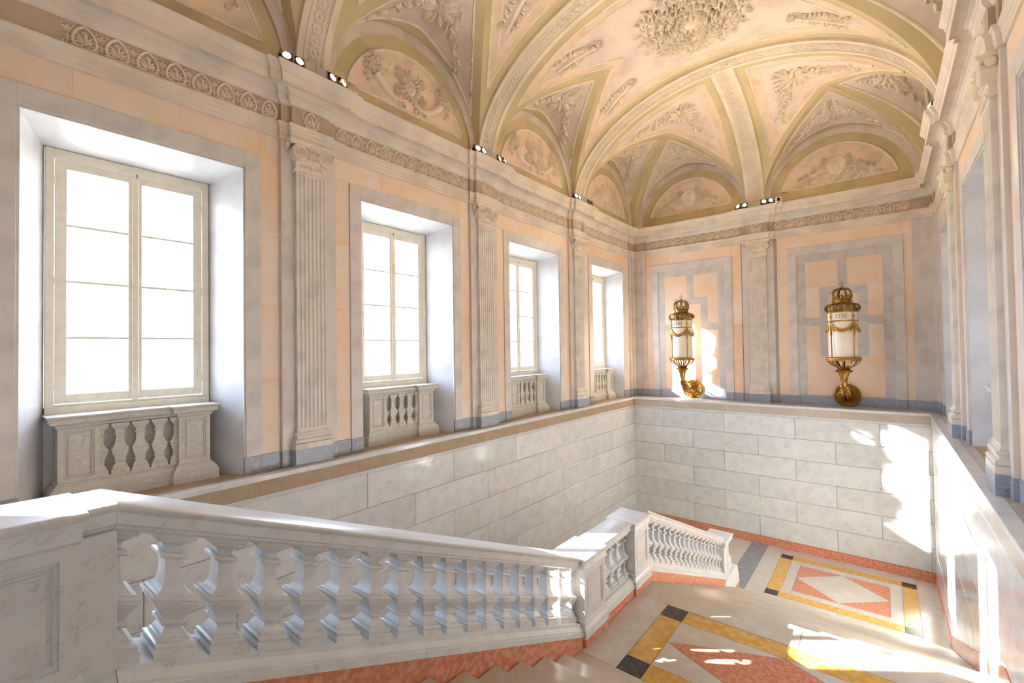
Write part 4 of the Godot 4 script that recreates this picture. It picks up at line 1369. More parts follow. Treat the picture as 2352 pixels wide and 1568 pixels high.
func lantern(label: String, x: float) -> void:
	var z := 0.86
	var t := thing("wall_lantern", label, "lantern", Vector3(x, 0.02, 0.02), 0.0, "gilt lanterns on the end wall")
	var ax := Vector3(0, 0, z)
	# wall rosette
	var d := MB.new()
	d.lathe([Vector2(0.292, 0.0), Vector2(0.292, 0.02), Vector2(0.285, 0.04), Vector2(0.262, 0.055), Vector2(0.245, 0.05), Vector2(0.232, 0.034), Vector2(0.20, 0.030), Vector2(0.185, 0.050), Vector2(0.165, 0.062), Vector2(0.145, 0.055), Vector2(0.125, 0.045), Vector2(0.10, 0.07), Vector2(0.06, 0.09), Vector2(0.0, 0.095)], 40)
	for i in 20:
		var a := TAU * i / 20.0
		d.ball(Vector3(sin(a) * 0.213, 0.036, cos(a) * 0.213), Vector3(0.024, 0.012, 0.024), 8, 4)
	d.move(Transform3D(Basis(Vector3.RIGHT, PI / 2), Vector3(0, 0.255, 0)))
	part(t, "wall_rosette", d.mesh(), M.gilt_dark)
	# arm: out from the rosette and up
	var arm := MB.new()
	var pts := []
	var rad := []
	for i in 19:
		var s := i / 18.0
		var a := s * PI / 2
		var p := Vector3(0, 0.20, 0.08).lerp(Vector3(0, 0.20, z - 0.05), minf(1.0, s * 1.0))
		p = Vector3(0, 0.23 + 0.50 * (1.0 - cos(a)) * 0.92, 0.05 + (z - 0.05) * sin(a))
		pts.append(p)
		rad.append(lerpf(0.085, 0.050, pow(s, 0.6)))
	arm.tube(pts, rad, 14)
	part(t, "arm", arm.mesh(), M.gilt)
	# acanthus leaves wrapped round the arm
	for k in 3:
		var lf := MB.new()
		var off: float = [-0.9, 0.0, 0.9][k]
		var mp := func(u: float, w: float, h: float) -> Vector3:
			var f := clampf(u, 0.0, 1.0) * 17.99
			var i := int(f)
			var c: Vector3 = (pts[i] as Vector3).lerp(pts[i + 1], f - i)
			var tan: Vector3 = (pts[i + 1] - pts[i]).normalized()
			var outw := tan.cross(Vector3.RIGHT).normalized()
			var r: float = lerpf(rad[i], rad[i + 1], f - i)
			var a := off + w / r
			return c + (-outw * cos(a) + Vector3.RIGHT * sin(a)) * (r + h)
		var spine := []
		for i in 9:
			spine.append(Vector2(0.10 + 0.085 * i, 0.0))
		ribbon(lf, mp, spine, func(s): return 0.018, func(s): return 0.024, 3)
		for i in 8:
			for s in [-1.0, 1.0]:
				var base := Vector2(0.12 + 0.085 * i, s * 0.004)
				var q := []
				for e in 5:
					q.append(base + Vector2(e * 0.022, s * 0.016 * e * (1.0 - 0.06 * e)))
				ribbon(lf, mp, q, func(g): return 0.024 * (1.0 - 0.6 * g), func(g): return 0.020 + 0.034 * g, 3)
		part(t, "acanthus_leaf", lf.mesh(), M.gilt)
	# fluted stem and collar
	var st := MB.new()
	st.lathe([Vector2(0.060, 0.62), Vector2(0.064, 0.64), Vector2(0.060, 0.66), Vector2(0.066, 0.72), Vector2(0.080, 0.79), Vector2(0.104, 0.85), Vector2(0.120, 0.866), Vector2(0.118, 0.876)], 24, ax)
	for i in 14:
		var a := TAU * i / 14.0
		var q := []
		var r := []
		for e in 6:
			var s := e / 5.0
			q.append(ax + Vector3(sin(a), 0, cos(a)) * (0.064 + 0.042 * s * s) + Vector3(0, 0.67 + 0.185 * s, 0))
			r.append(0.008 + 0.004 * s)
		st.tube(q, r, 6)
	part(t, "fluted_stem", st.mesh(), M.gilt)
	var co := MB.new()
	var pr := [Vector2(0.10, 0.872)]
	pr.append_array(arc_pts(Vector2(0.13, 0.905), Vector2(0.045, 0.03), -80, 80, 6))
	pr.append_array([Vector2(0.125, 0.94), Vector2(0.118, 0.95), Vector2(0.13, 0.965), Vector2(0.145, 0.98), Vector2(0.14, 0.995), Vector2(0.06, 1.0)])
	co.lathe(pr, 32, ax)
	part(t, "collar", co.mesh(), M.gilt_dark)
	# open bowl of ribs under the rim
	var rb := MB.new()
	strap(rb, [Vector2(0.12, 0.995), Vector2(0.185, 1.02), Vector2(0.25, 1.062), Vector2(0.30, 1.115), Vector2(0.325, 1.165)], 0.020, 0.012)
	var rib := rb.mesh()
	for i in 14:
		part(t, "bowl_rib", rib, M.gilt, ax, TAU * i / 14.0)
	var rim := MB.new()
	var rp := [Vector2(0.29, 1.150), Vector2(0.325, 1.152)]
	rp.append_array(arc_pts(Vector2(0.335, 1.172), Vector2(0.018, 0.016), -70, 60, 4))
	rp.append_array([Vector2(0.345, 1.192), Vector2(0.356, 1.204), Vector2(0.356, 1.218), Vector2(0.335, 1.236), Vector2(0.315, 1.246), Vector2(0.22, 1.246)])
	rim.lathe(rp, 48, ax)
	part(t, "rim", rim.mesh(), M.gilt)
	# opal cylinder
	var gl := MB.new()
	gl.lathe([Vector2(0.0, 1.247), Vector2(0.296, 1.247), Vector2(0.298, 1.26), Vector2(0.298, 2.30), Vector2(0.29, 2.315), Vector2(0.0, 2.318)], 48, ax)
	part(t, "opal_cylinder", gl.mesh(), M.opal_glass)
	for q in [[2.086, 0.026], [2.300, 0.040]]:
		var ri := MB.new()
		var y: float = q[0]
		var h: float = q[1]
		ri.lathe([Vector2(0.296, y), Vector2(0.310, y), Vector2(0.316, y + h * 0.3), Vector2(0.310, y + h * 0.6), Vector2(0.316, y + h), Vector2(0.296, y + h)], 48, ax)
		part(t, "band", ri.mesh(), M.gilt)
	# letters on the glass band
	var font := SystemFont.new()
	font.font_names = PackedStringArray(["Droid Serif"])
	font.font_weight = 700
	for i in 4:
		var tm := TextMesh.new()
		tm.text = "FERT"[i]
		tm.font = font
		tm.font_size = 32
		tm.pixel_size = 0.0042
		tm.depth = 0.003
		var a := (i - 1.5) * 0.20
		var l := part(t, "letter", tm, M.lettering, ax + Vector3(sin(a) * 0.299, 2.205, cos(a) * 0.299), a)
	# uprights with ribbons and swags between them
	var up := MB.new()
	up.tube([Vector3(0, 1.24, 0.310), Vector3(0, 1.75, 0.310), Vector3(0, 2.32, 0.310)], [0.011, 0.010, 0.011], 8)
	up.ball(Vector3(0, 2.20, 0.314), Vector3(0.034, 0.036, 0.014), 10, 6)
	up.ball(Vector3(0, 2.20, 0.322), Vector3(0.014, 0.014, 0.014), 8, 5)
	up.tube([Vector3(0, 2.07, 0.318), Vector3(0, 1.93, 0.320), Vector3(0, 1.80, 0.318), Vector3(0, 1.72, 0.314)], [0.030, 0.024, 0.030, 0.010], 10, 0.6)
	up.ball(Vector3(0, 2.06, 0.320), Vector3(0.040, 0.022, 0.016), 10, 6)
	var upright := up.mesh()
	var sw := MB.new()
	for lay in 2:
		var q := []
		var r := []
		for i in 17:
			var s := i / 8.0 - 1.0
			var a := s * PI / 4 * 0.94
			q.append(Vector3(sin(a) * 0.318, 2.055 - (0.20 - 0.03 * lay) * (1.0 - s * s), cos(a) * 0.318))
			r.append(lerpf(0.010, 0.030 - 0.008 * lay, 1.0 - s * s))
		sw.tube(q, r, 8)
	var swag := sw.mesh()
	var tl := MB.new()
	for s in [-1.0, 1.0]:
		var q := []
		for i in 6:
			var a: float = s * (0.05 + 0.045 * i)
			q.append(Vector3(sin(a) * 0.322, 2.05 - 0.042 * i, cos(a) * 0.322))
		tl.tube(q, [0.008, 0.012, 0.016, 0.020, 0.024, 0.006], 6, 0.5)
	var tail := tl.mesh()
	for i in 4:
		part(t, "upright", upright, M.gilt, ax, PI / 4 + PI / 2 * i)
		part(t, "swag", swag, M.gilt, ax, PI / 2 * i)
		part(t, "ribbon_tail", tail, M.gilt, ax, PI / 4 + PI / 2 * i)
	# openwork cushion of bent straps
	var cs := MB.new()
	strap(cs, [Vector2(0.300, 2.335), Vector2(0.335, 2.365), Vector2(0.346, 2.405), Vector2(0.335, 2.45), Vector2(0.305, 2.482), Vector2(0.255, 2.50), Vector2(0.18, 2.512)], 0.040, 0.012)
	var cush := cs.mesh()
	for i in 16:
		part(t, "cushion_strap", cush, M.gilt_dark, ax, TAU * i / 16.0)
	var inner := MB.new()
	inner.lathe([Vector2(0.24, 2.32), Vector2(0.26, 2.40), Vector2(0.22, 2.49), Vector2(0.17, 2.505)], 32, ax)
	part(t, "cushion_lining", inner.mesh(), M.opal_glass)
	# crown
	var cr := hub(t, "crown", ax)
	var bd := MB.new()
	bd.lathe([Vector2(0.0, 2.505), Vector2(0.205, 2.505), Vector2(0.215, 2.520), Vector2(0.198, 2.535), Vector2(0.186, 2.545), Vector2(0.182, 2.60), Vector2(0.192, 2.612), Vector2(0.190, 2.632), Vector2(0.176, 2.636), Vector2(0.0, 2.60)], 40)
	for i in 24:
		var a := TAU * i / 24.0
		bd.ball(Vector3(sin(a) * 0.206, 2.520, cos(a) * 0.206), Vector3(0.016, 0.016, 0.016), 8, 5)
		if i % 3 == 0:
			bd.ball(Vector3(sin(a) * 0.186, 2.575, cos(a) * 0.186), Vector3(0.018, 0.018, 0.018), 8, 5)
	part(cr, "crown_band", bd.mesh(), M.gilt_dark)
	var fm := MB.new()
	var fmap := func(u: float, w: float, h: float) -> Vector3: return Vector3(u, w, 0.186 + 0.10 * (w - 2.63) + h)
	flower(fm, fmap, Vector2(0, 2.69), 0.042, 5, 0.018, PI / 2)
	leaf(fm, fmap, Vector2(0, 2.63), PI / 2, 0.10, 0.018, 0.016)
	var fleuron := fm.mesh()
	var am := MB.new()
	var q := []
	var r := []
	for i in 11:
		var s := i / 10.0
		q.append(Vector3(0, 2.63 + 0.245 * sin(s * PI / 2 * 1.05), 0.188 + 0.02 * sin(s * PI) - 0.165 * pow(s, 2.2)))
		r.append(0.024 - 0.006 * s)
		am.ball(q[i] + Vector3(0, 0.012, 0.014), Vector3(0.012, 0.012, 0.012), 6, 4)
	am.tube(q, r, 8)
	var arch := am.mesh()
	for i in 8:
		part(cr, "fleuron", fleuron, M.gilt, Vector3.ZERO, TAU * i / 8.0)
		part(cr, "crown_arch", arch, M.gilt_dark, Vector3.ZERO, TAU * (i + 0.5) / 8.0)
	var orb := MB.new()
	orb.ball(Vector3(0, 2.895, 0), Vector3(0.047, 0.043, 0.047), 16, 10)
	orb.lathe([Vector2(0.04, 2.845), Vector2(0.05, 2.855), Vector2(0.03, 2.862)], 16)
	part(cr, "orb", orb.mesh(), M.gilt)
	var cx := MB.new()
	for e in [[Vector3(0, 2.93, 0), Vector3(0, 3.055, 0)], [Vector3(-0.05, 2.995, 0), Vector3(0.05, 2.995, 0)]]:
		var a: Vector3 = e[0]
		var b: Vector3 = e[1]
		cx.tube([a, a.lerp(b, 0.25), a.lerp(b, 0.5), a.lerp(b, 0.75), b], [0.016, 0.009, 0.008, 0.009, 0.016], 8)
	part(cr, "cross", cx.mesh(), M.gilt)

# ---- spotlight bars on the cornice
func spot_bar(label: String, at: Vector3, turn: float, lit: Array) -> void:
	var t := thing("spotlight_bar", label, "spotlight", at, turn, "spotlight bars on the cornice")
	var c := 0.158
	var tilt := 0.25
	part(t, "cradle", box_mesh(Vector3(-3 * c, 0, -0.03), Vector3(3 * c, 0.012, 0.05), 0.002), M.lamp_steel)
	for s in [-1.0, 1.0]:
		part(t, "bracket", box_mesh(Vector3(s * 3 * c - 0.004, 0, -0.06), Vector3(s * 3 * c + 0.004, 0.10, 0.03)), M.lamp_black)
		var kn := MB.new()
		kn.lathe([Vector2(0.0, 0.0), Vector2(0.016, 0.0), Vector2(0.016, 0.02), Vector2(0.0, 0.022)], 12)
		kn.move(Transform3D(Basis(Vector3.BACK, -s * PI / 2), Vector3(s * (3 * c + 0.004), 0.09, 0.0)))
		part(t, "knob", kn.mesh(), M.lamp_black)
	for i in 6:
		var x := (i - 2.5) * c
		if i == 2 or i == 3:
			part(t, "driver_box", box_mesh(Vector3(x - c / 2 + 0.002, 0.012, -0.05), Vector3(x + c / 2 - 0.002, 0.165, 0.03), 0.003), M.lamp_face)
			continue
		var h := hub(t, "spot", Vector3(x, 0.09, 0.0))
		var f := MB.new()
		for e in [[-0.077, -0.066, -0.077, 0.077], [0.066, 0.077, -0.077, 0.077], [-0.066, 0.066, -0.077, -0.066], [-0.066, 0.066, 0.066, 0.077]]:
			f.box(Vector3(e[0], e[2], -0.05), Vector3(e[1], e[3], 0.03))
		part(h, "frame", f.mesh(), M.lamp_steel)
		part(h, "back_plate", box_mesh(Vector3(-0.066, -0.066, -0.05), Vector3(0.066, 0.066, -0.046)), M.lamp_steel)
		var k: int = [0, 1, -1, -1, 2, 3][i]
		var on: bool = lit[k] > 0.0
		var aim := Basis(Vector3.UP, [-0.35, 0.0, 0, 0, 0.25, 0.5][i]) * Basis(Vector3.RIGHT, -0.25 + PI / 2)
		var can := MB.new()
		can.lathe([Vector2(0.045, -0.075), Vector2(0.050, -0.03), Vector2(0.056, 0.03), Vector2(0.058, 0.045), Vector2(0.052, 0.045), Vector2(0.050, 0.030)], 24)
		can.move(Transform3D(aim, Vector3.ZERO))
		part(h, "can", can.mesh(), M.lamp_steel)
		var lens := MB.new()
		lens.lathe([Vector2(0.050, 0.030), Vector2(0.036, 0.038), Vector2(0.018, 0.042), Vector2(0.0, 0.043)], 20)
		lens.move(Transform3D(aim, Vector3.ZERO))
		part(h, "lens", lens.mesh(), M.bulb if on else M.bulb_unlit)
		if on:
			var l := SpotLight3D.new()
			l.name = "beam"
			h.add_child(l, true)
			l.light_color = c8(255, 232, 204)
			l.light_energy = 0.85 * lit[k]
			l.spot_angle = 55.0
			l.spot_range = 30.0
			l.spot_attenuation = 2.0
			l.light_size = 0.05
			l.shadow_enabled = true
			var dir := (aim * Vector3.UP).normalized()
			l.position = dir * 0.06
			l.basis = Basis.looking_at(dir, Vector3.UP)

func build_lamps() -> void:
	lantern("gilt crowned lantern in the sunlight, left of the end wall's pilaster", 1.84)
	lantern("gilt crowned lantern right of the end wall's pilaster, in shade", 5.65)
	var y := 5.402
	spot_bar("nearest bar of spotlights on the left cornice, above the first fluted pilaster", Vector3(0.28, y, BAY * 3 + 0.03), PI / 2, [1.0, 1.0, 1.0, 1.0])
	spot_bar("second bar of spotlights on the left cornice", Vector3(0.28, y, BAY * 2 + 0.03), PI / 2, [1.0, 1.0, 1.0, 1.0])
	spot_bar("farthest bar of spotlights on the left cornice, by the corner", Vector3(0.28, y, BAY + 0.03), PI / 2, [1.0, 1.0, 0.0, 0.0])
	spot_bar("bar of spotlights on the end wall cornice between the half-round panels", Vector3(BAY, y, 0.28), 0.0, [1.0, 1.0, 1.0, 1.0])
	spot_bar("bar of spotlights on the right cornice, mostly hidden behind it", Vector3(WIDE - 0.28, y, BAY), -PI / 2, [1.0, 1.0, 1.0, 1.0])
	var s := thing("sensor_box", "small cream sensor with black face on the end wall cornice", "sensor", Vector3(4.30, y, 0.30))
	part(s, "housing", box_mesh(Vector3(-0.070, 0, -0.06), Vector3(0.070, 0.150, 0.04), 0.014), M.window_paint)
	part(s, "face", box_mesh(Vector3(-0.040, 0.030, 0.03), Vector3(0.040, 0.120, 0.046), 0.006), M.lamp_black)
# ---- the vault
const RISE := 2.34
const SPAN := 3.60
const HALF := 1.68    # half width of a lunette at its foot
const REACH := 1.80   # how far a lunette runs into the vault

func fall(x: float) -> float:
	var u := (3.70 - clampf(x, 0.0, 3.70)) / SPAN
	return sqrt(maxf(0.0, 1.0 - u * u))

func crown(x: float) -> float:
	return SPRING + RISE * fall(minf(x, WIDE - x))

func end_crown(x: float, z: float) -> float:
	# closed end of the vault: rises from the end wall as well as from the sides
	var a := 1.0 - fall(minf(x, WIDE - x))
	var b := 1.0 - fall(z)
	return SPRING + RISE * (1.0 - pow(pow(a, 12.0) + pow(b, 12.0), 1.0 / 12.0))

func main_y(x: float, z: float) -> float:
	return crown(x) if z >= 3.70 else end_crown(x, z)

func groin(s: float) -> float:
	return 0.1 + REACH * (1.0 - absf(s) / HALF)

func arch_y(s: float) -> float:
	return SPRING + 1.72 * sqrt(maxf(0.0, 1.0 - s * s / (HALF * HALF)))

func web(s: float, d: float) -> Vector3:
	# lunette surface in the local frame of a wall: s along it, d into the room
	var g := groin(s)
	return Vector3(s, lerpf(arch_y(s), crown(g), clampf(d / g, 0.0, 1.05)), d)

func surf(f: Callable, u: float, w: float, h: float, hint: Vector3) -> Vector3:
	# a point h below a surface given by f(u, w)
	var e := 0.01
	var a: Vector3 = f.call(u + e, w) - f.call(u - e, w)
	var b: Vector3 = f.call(u, w + e) - f.call(u, w - e)
	var n := a.cross(b)
	n = n.normalized() if n.length() > 1e-9 else hint
	if n.dot(hint) < 0.0:
		n = -n
	return f.call(u, w) + n * h

func sheet(cols: Array, hint: Vector3) -> ArrayMesh:
	# cols: rows of points; smooth normals
	var m := MB.new()
	emit_rows(m, cols, hint)
	return m.mesh()

func theta_x(t: float) -> float:
	return 3.70 - SPAN * cos(t)

func sample_x(x0: float, x1: float, k: int) -> Array:
	# k steps, even along the curve of the vault
	var a := acos(clampf((3.70 - x0) / SPAN, -1.0, 1.0))
	var b := acos(clampf((3.70 - x1) / SPAN, -1.0, 1.0))
	var out := []
	for i in k + 1:
		out.append(clampf(theta_x(lerpf(a, b, float(i) / k)), x0, x1))
	return out

func low_point(x: float, z: float, drop: float) -> Vector3:
	return surf(func(u, w): return Vector3(u, main_y(u, w), w), clampf(x, 0.102, WIDE - 0.102), z, drop, Vector3.DOWN)

func line_z(x: float, off: float) -> float:
	# half opening of a lunette along the wall at depth x, widened by off
	var q := minf(x, WIDE - x)
	return HALF * (1.0 - (q - 0.1) / REACH) + off

func patch(p: Node, called: String, xs: Array, lo: Callable, hi: Callable, drop: float, mat: Material, k := 1) -> void:
	var rows := []
	for x in xs:
		var a: float = lo.call(x)
		var b: float = maxf(hi.call(x), a)
		var row := []
		for i in k + 1:
			row.append(low_point(x, lerpf(a, b, float(i) / k), drop))
		rows.append(row)
	part(p, called, sheet(rows, Vector3.DOWN), mat)

func bead(p: Node, called: String, pts: Array, drop: Callable, w: float, h: float, mat: Material, closed := true) -> void:
	# a small raised moulding along a line on a surface; drop(u, w, h) gives points
	var line := pts.duplicate()
	if closed:
		line.append(pts[0])
	var m := MB.new()
	ribbon(m, drop, line, func(t): return w, func(t): return h, 4)
	part(p, called, m.mesh(), mat)

func refine(pts: Array, step: float) -> Array:
	var out := []
	for i in pts.size():
		var a: Vector2 = pts[i]
		var b: Vector2 = pts[(i + 1) % pts.size()]
		var k := maxi(1, int(a.distance_to(b) / step))
		for j in k:
			out.append(a.lerp(b, float(j) / k))
	return out

func field_outline(zc: float, rib: float, off: float) -> Array:
	# outline of the cross-shaped field of a bay, in (x, z)
	var z0 := zc - BAY / 2 + rib
	var z1 := zc + BAY / 2 - rib
	var s := BAY / 2 - rib
	var xt := 0.1 + REACH * (1.0 - (s - off) / HALF)   # horn tip
	var xa := 0.1 + REACH * (1.0 + off / HALF)         # notch
	return [Vector2(xt, z0), Vector2(WIDE - xt, z0), Vector2(WIDE - xa, zc), Vector2(WIDE - xt, z1), Vector2(xt, z1), Vector2(xa, zc)]

func bay_layer(p: Node, called: String, zc: float, rib: float, off: float, drop: float, mat: Material) -> void:
	var z0 := zc - BAY / 2 + rib
	var z1 := zc + BAY / 2 - rib
	var s := BAY / 2 - rib
	var xt := maxf(0.101, 0.1 + REACH * (1.0 - (s - off) / HALF))
	var xa := 0.1 + REACH * (1.0 + off / HALF)
	var g := hub(p, called)
	patch(g, "crown_field", sample_x(xa, WIDE - xa, 28), func(x): return z0, func(x): return z1, drop, mat)
	patch(g, "horn", sample_x(xt, xa, 22), func(x): return z0, func(x): return zc - maxf(0.0, line_z(x, off)), drop, mat)
	patch(g, "horn", sample_x(xt, xa, 22), func(x): return zc + maxf(0.0, line_z(x, off)), func(x): return z1, drop, mat)
	patch(g, "horn", sample_x(WIDE - xa, WIDE - xt, 22), func(x): return z0, func(x): return zc - maxf(0.0, line_z(x, off)), drop, mat)
	patch(g, "horn", sample_x(WIDE - xa, WIDE - xt, 22), func(x): return zc + maxf(0.0, line_z(x, off)), func(x): return z1, drop, mat)
	if off > 0.0:
		bead(g, "bead", refine(field_outline(zc, rib, off), 0.08), func(u, w, h): return low_point(u, w, drop + h - 0.004), 0.021, 0.017, M.relief_plaster)

func end_low(x: float, off: float) -> float:
	# lower z edge of the end field at x (left half)
	if x <= 1.875:
		return 1.85 + HALF * (1.0 - (x - 0.1) / REACH) + off
	return 0.1 + REACH * (1.0 - (x - 1.85) / HALF) + off * 1.07

func end_layer(p: Node, called: String, mirror: bool, rib: float, off: float, drop: float, mat: Material) -> void:
	var z1 := 3.70 - rib
	var x1 := 3.70 - rib
	var xt := 0.101
	while end_low(xt, off) > z1 and xt < 1.8:
		xt += 0.005
	# the horn towards the end wall stops where the border meets the end rib
	var g := hub(p, called)
	var xs := sample_x(xt, 1.875, 20)
	xs.append_array(sample_x(1.875, x1, 16).slice(1))
	var rows := []
	for x in xs:
		var a: float = clampf(end_low(x, off), 0.102, z1)
		var row := []
		for i in 21:
			var q := float(i) / 20.0
			var z := lerpf(a, z1, q)
			row.append(low_point(WIDE - x if mirror else x, z, drop))
		rows.append(row)
	part(g, "shell", sheet(rows, Vector3.DOWN), mat)
	if off > 0.0:
		var line := []
		for x in xs:
			line.append(Vector2(x, clampf(end_low(x, off), 0.11, z1)))
		line.append(Vector2(x1, z1))
		bead(g, "bead", refine(line, 0.08), func(u, w, h): return low_point(WIDE - u if mirror else u, w, drop + h - 0.004), 0.021, 0.017, M.relief_plaster)

func rib_strip(p: Node, along: Callable, k: int) -> void:
	# along(t, w, drop) -> point; a projecting rib with a sunk ornamental channel
	var prof := [[-0.237, 0.0], [-0.237, 0.045], [-0.150, 0.050], [-0.146, 0.062], [-0.132, 0.062], [-0.128, 0.044], [-0.112, 0.044], [-0.108, 0.034], [0.108, 0.034], [0.112, 0.044], [0.128, 0.044], [0.132, 0.062], [0.146, 0.062], [0.150, 0.050], [0.237, 0.045], [0.237, 0.0]]
	var m := MB.new()
	for j in prof.size() - 1:
		var rows := []
		for i in k + 1:
			rows.append([along.call(float(i) / k, prof[j][0], prof[j][1]), along.call(float(i) / k, prof[j + 1][0], prof[j + 1][1])])
		var mid: Vector3 = along.call(0.5, (prof[j][0] + prof[j + 1][0]) / 2, 0.5) - along.call(0.5, (prof[j][0] + prof[j + 1][0]) / 2, 0.0)
		var side: Vector3 = along.call(0.5, 1.0, 0.0) - along.call(0.5, 0.0, 0.0)
		var dx: float = prof[j + 1][0] - prof[j][0]
		var dh: float = prof[j + 1][1] - prof[j][1]
		for i in k:
			var up: Vector3 = (along.call((i + 0.5) / k, 0.0, 0.5) - along.call((i + 0.5) / k, 0.0, 0.0)).normalized()
			m.quad(rows[i][0], rows[i][1], rows[i + 1][1], rows[i + 1][0], up * dx - side.normalized() * dh)
	part(p, "rib_band", m.mesh(), M.cream_plaster)

func ring_mesh() -> ArrayMesh:
	var m := MB.new()
	var mp := func(u: float, w: float, h: float) -> Vector3: return Vector3(u, h, w)
	var pts := []
	for i in 17:
		pts.append(Vector2(cos(TAU * i / 16.0), sin(TAU * i / 16.0)) * 0.072)
	ribbon(m, mp, pts, func(t): return 0.013, func(t): return 0.020, 3)
	dome(m, mp, Vector2.ZERO, Vector2(0.030, 0.030), 0.022, 0.0, 10, 3)
	for s in [-1.0, 1.0]:
		leaf(m, mp, Vector2(s * 0.085, s * 0.02), PI / 2 if s > 0 else -PI / 2, 0.075, 0.010, 0.014, 0.5)
	return m.mesh()

func rib(p: Node, called: String, at: Callable, k: int, count: int, from: float, to: float) -> void:
	# at(t, w, drop) with t in 0..1 along the rib
	var g := hub(p, called)
	rib_strip(g, at, k)
	for i in count:
		var t := lerpf(from, to, (i + 0.5) / count)
		var c: Vector3 = at.call(t, 0.0, 0.034)
		var dn: Vector3 = (at.call(t, 0.0, 0.1) - c).normalized()
		var side: Vector3 = (at.call(t, 0.1, 0.034) - c).normalized()
		var o := part(g, "guilloche_ring", K.ring, M.cream_plaster, c)
		o.basis = Basis(dn.cross(side).normalized() * -1.0 if false else side.cross(dn).normalized() * -1.0, dn, side)

func ellipse_even(k: int, half: bool) -> Array:
	# angles evenly spaced in arc length
	var n := 400
	var acc := [0.0]
	var end := PI / 2 if half else PI
	for i in n:
		var a := end * i / n
		var b := end * (i + 1) / n
		acc.append(acc[i] + Vector2(SPAN * (cos(a) - cos(b)), RISE * (sin(a) - sin(b))).length())
	var out := []
	var j := 0
	for i in k + 1:
		var want: float = acc[n] * i / k
		while j < n and acc[j + 1] < want:
			j += 1
		out.append(end * j / n)
	return out

func arch_point(t: float, w: float, drop: float, z: float, lut: Array) -> Vector3:
	var f := clampf(t, 0.0, 1.0) * (lut.size() - 1)
	var i := mini(int(f), lut.size() - 2)
	var a: float = lerpf(lut[i], lut[i + 1], f - i)
	var nrm := Vector2(cos(a) / SPAN, sin(a) / RISE).normalized()
	return Vector3(3.70 - SPAN * cos(a) + nrm.x * drop, SPRING + RISE * sin(a) - nrm.y * drop, z + w)

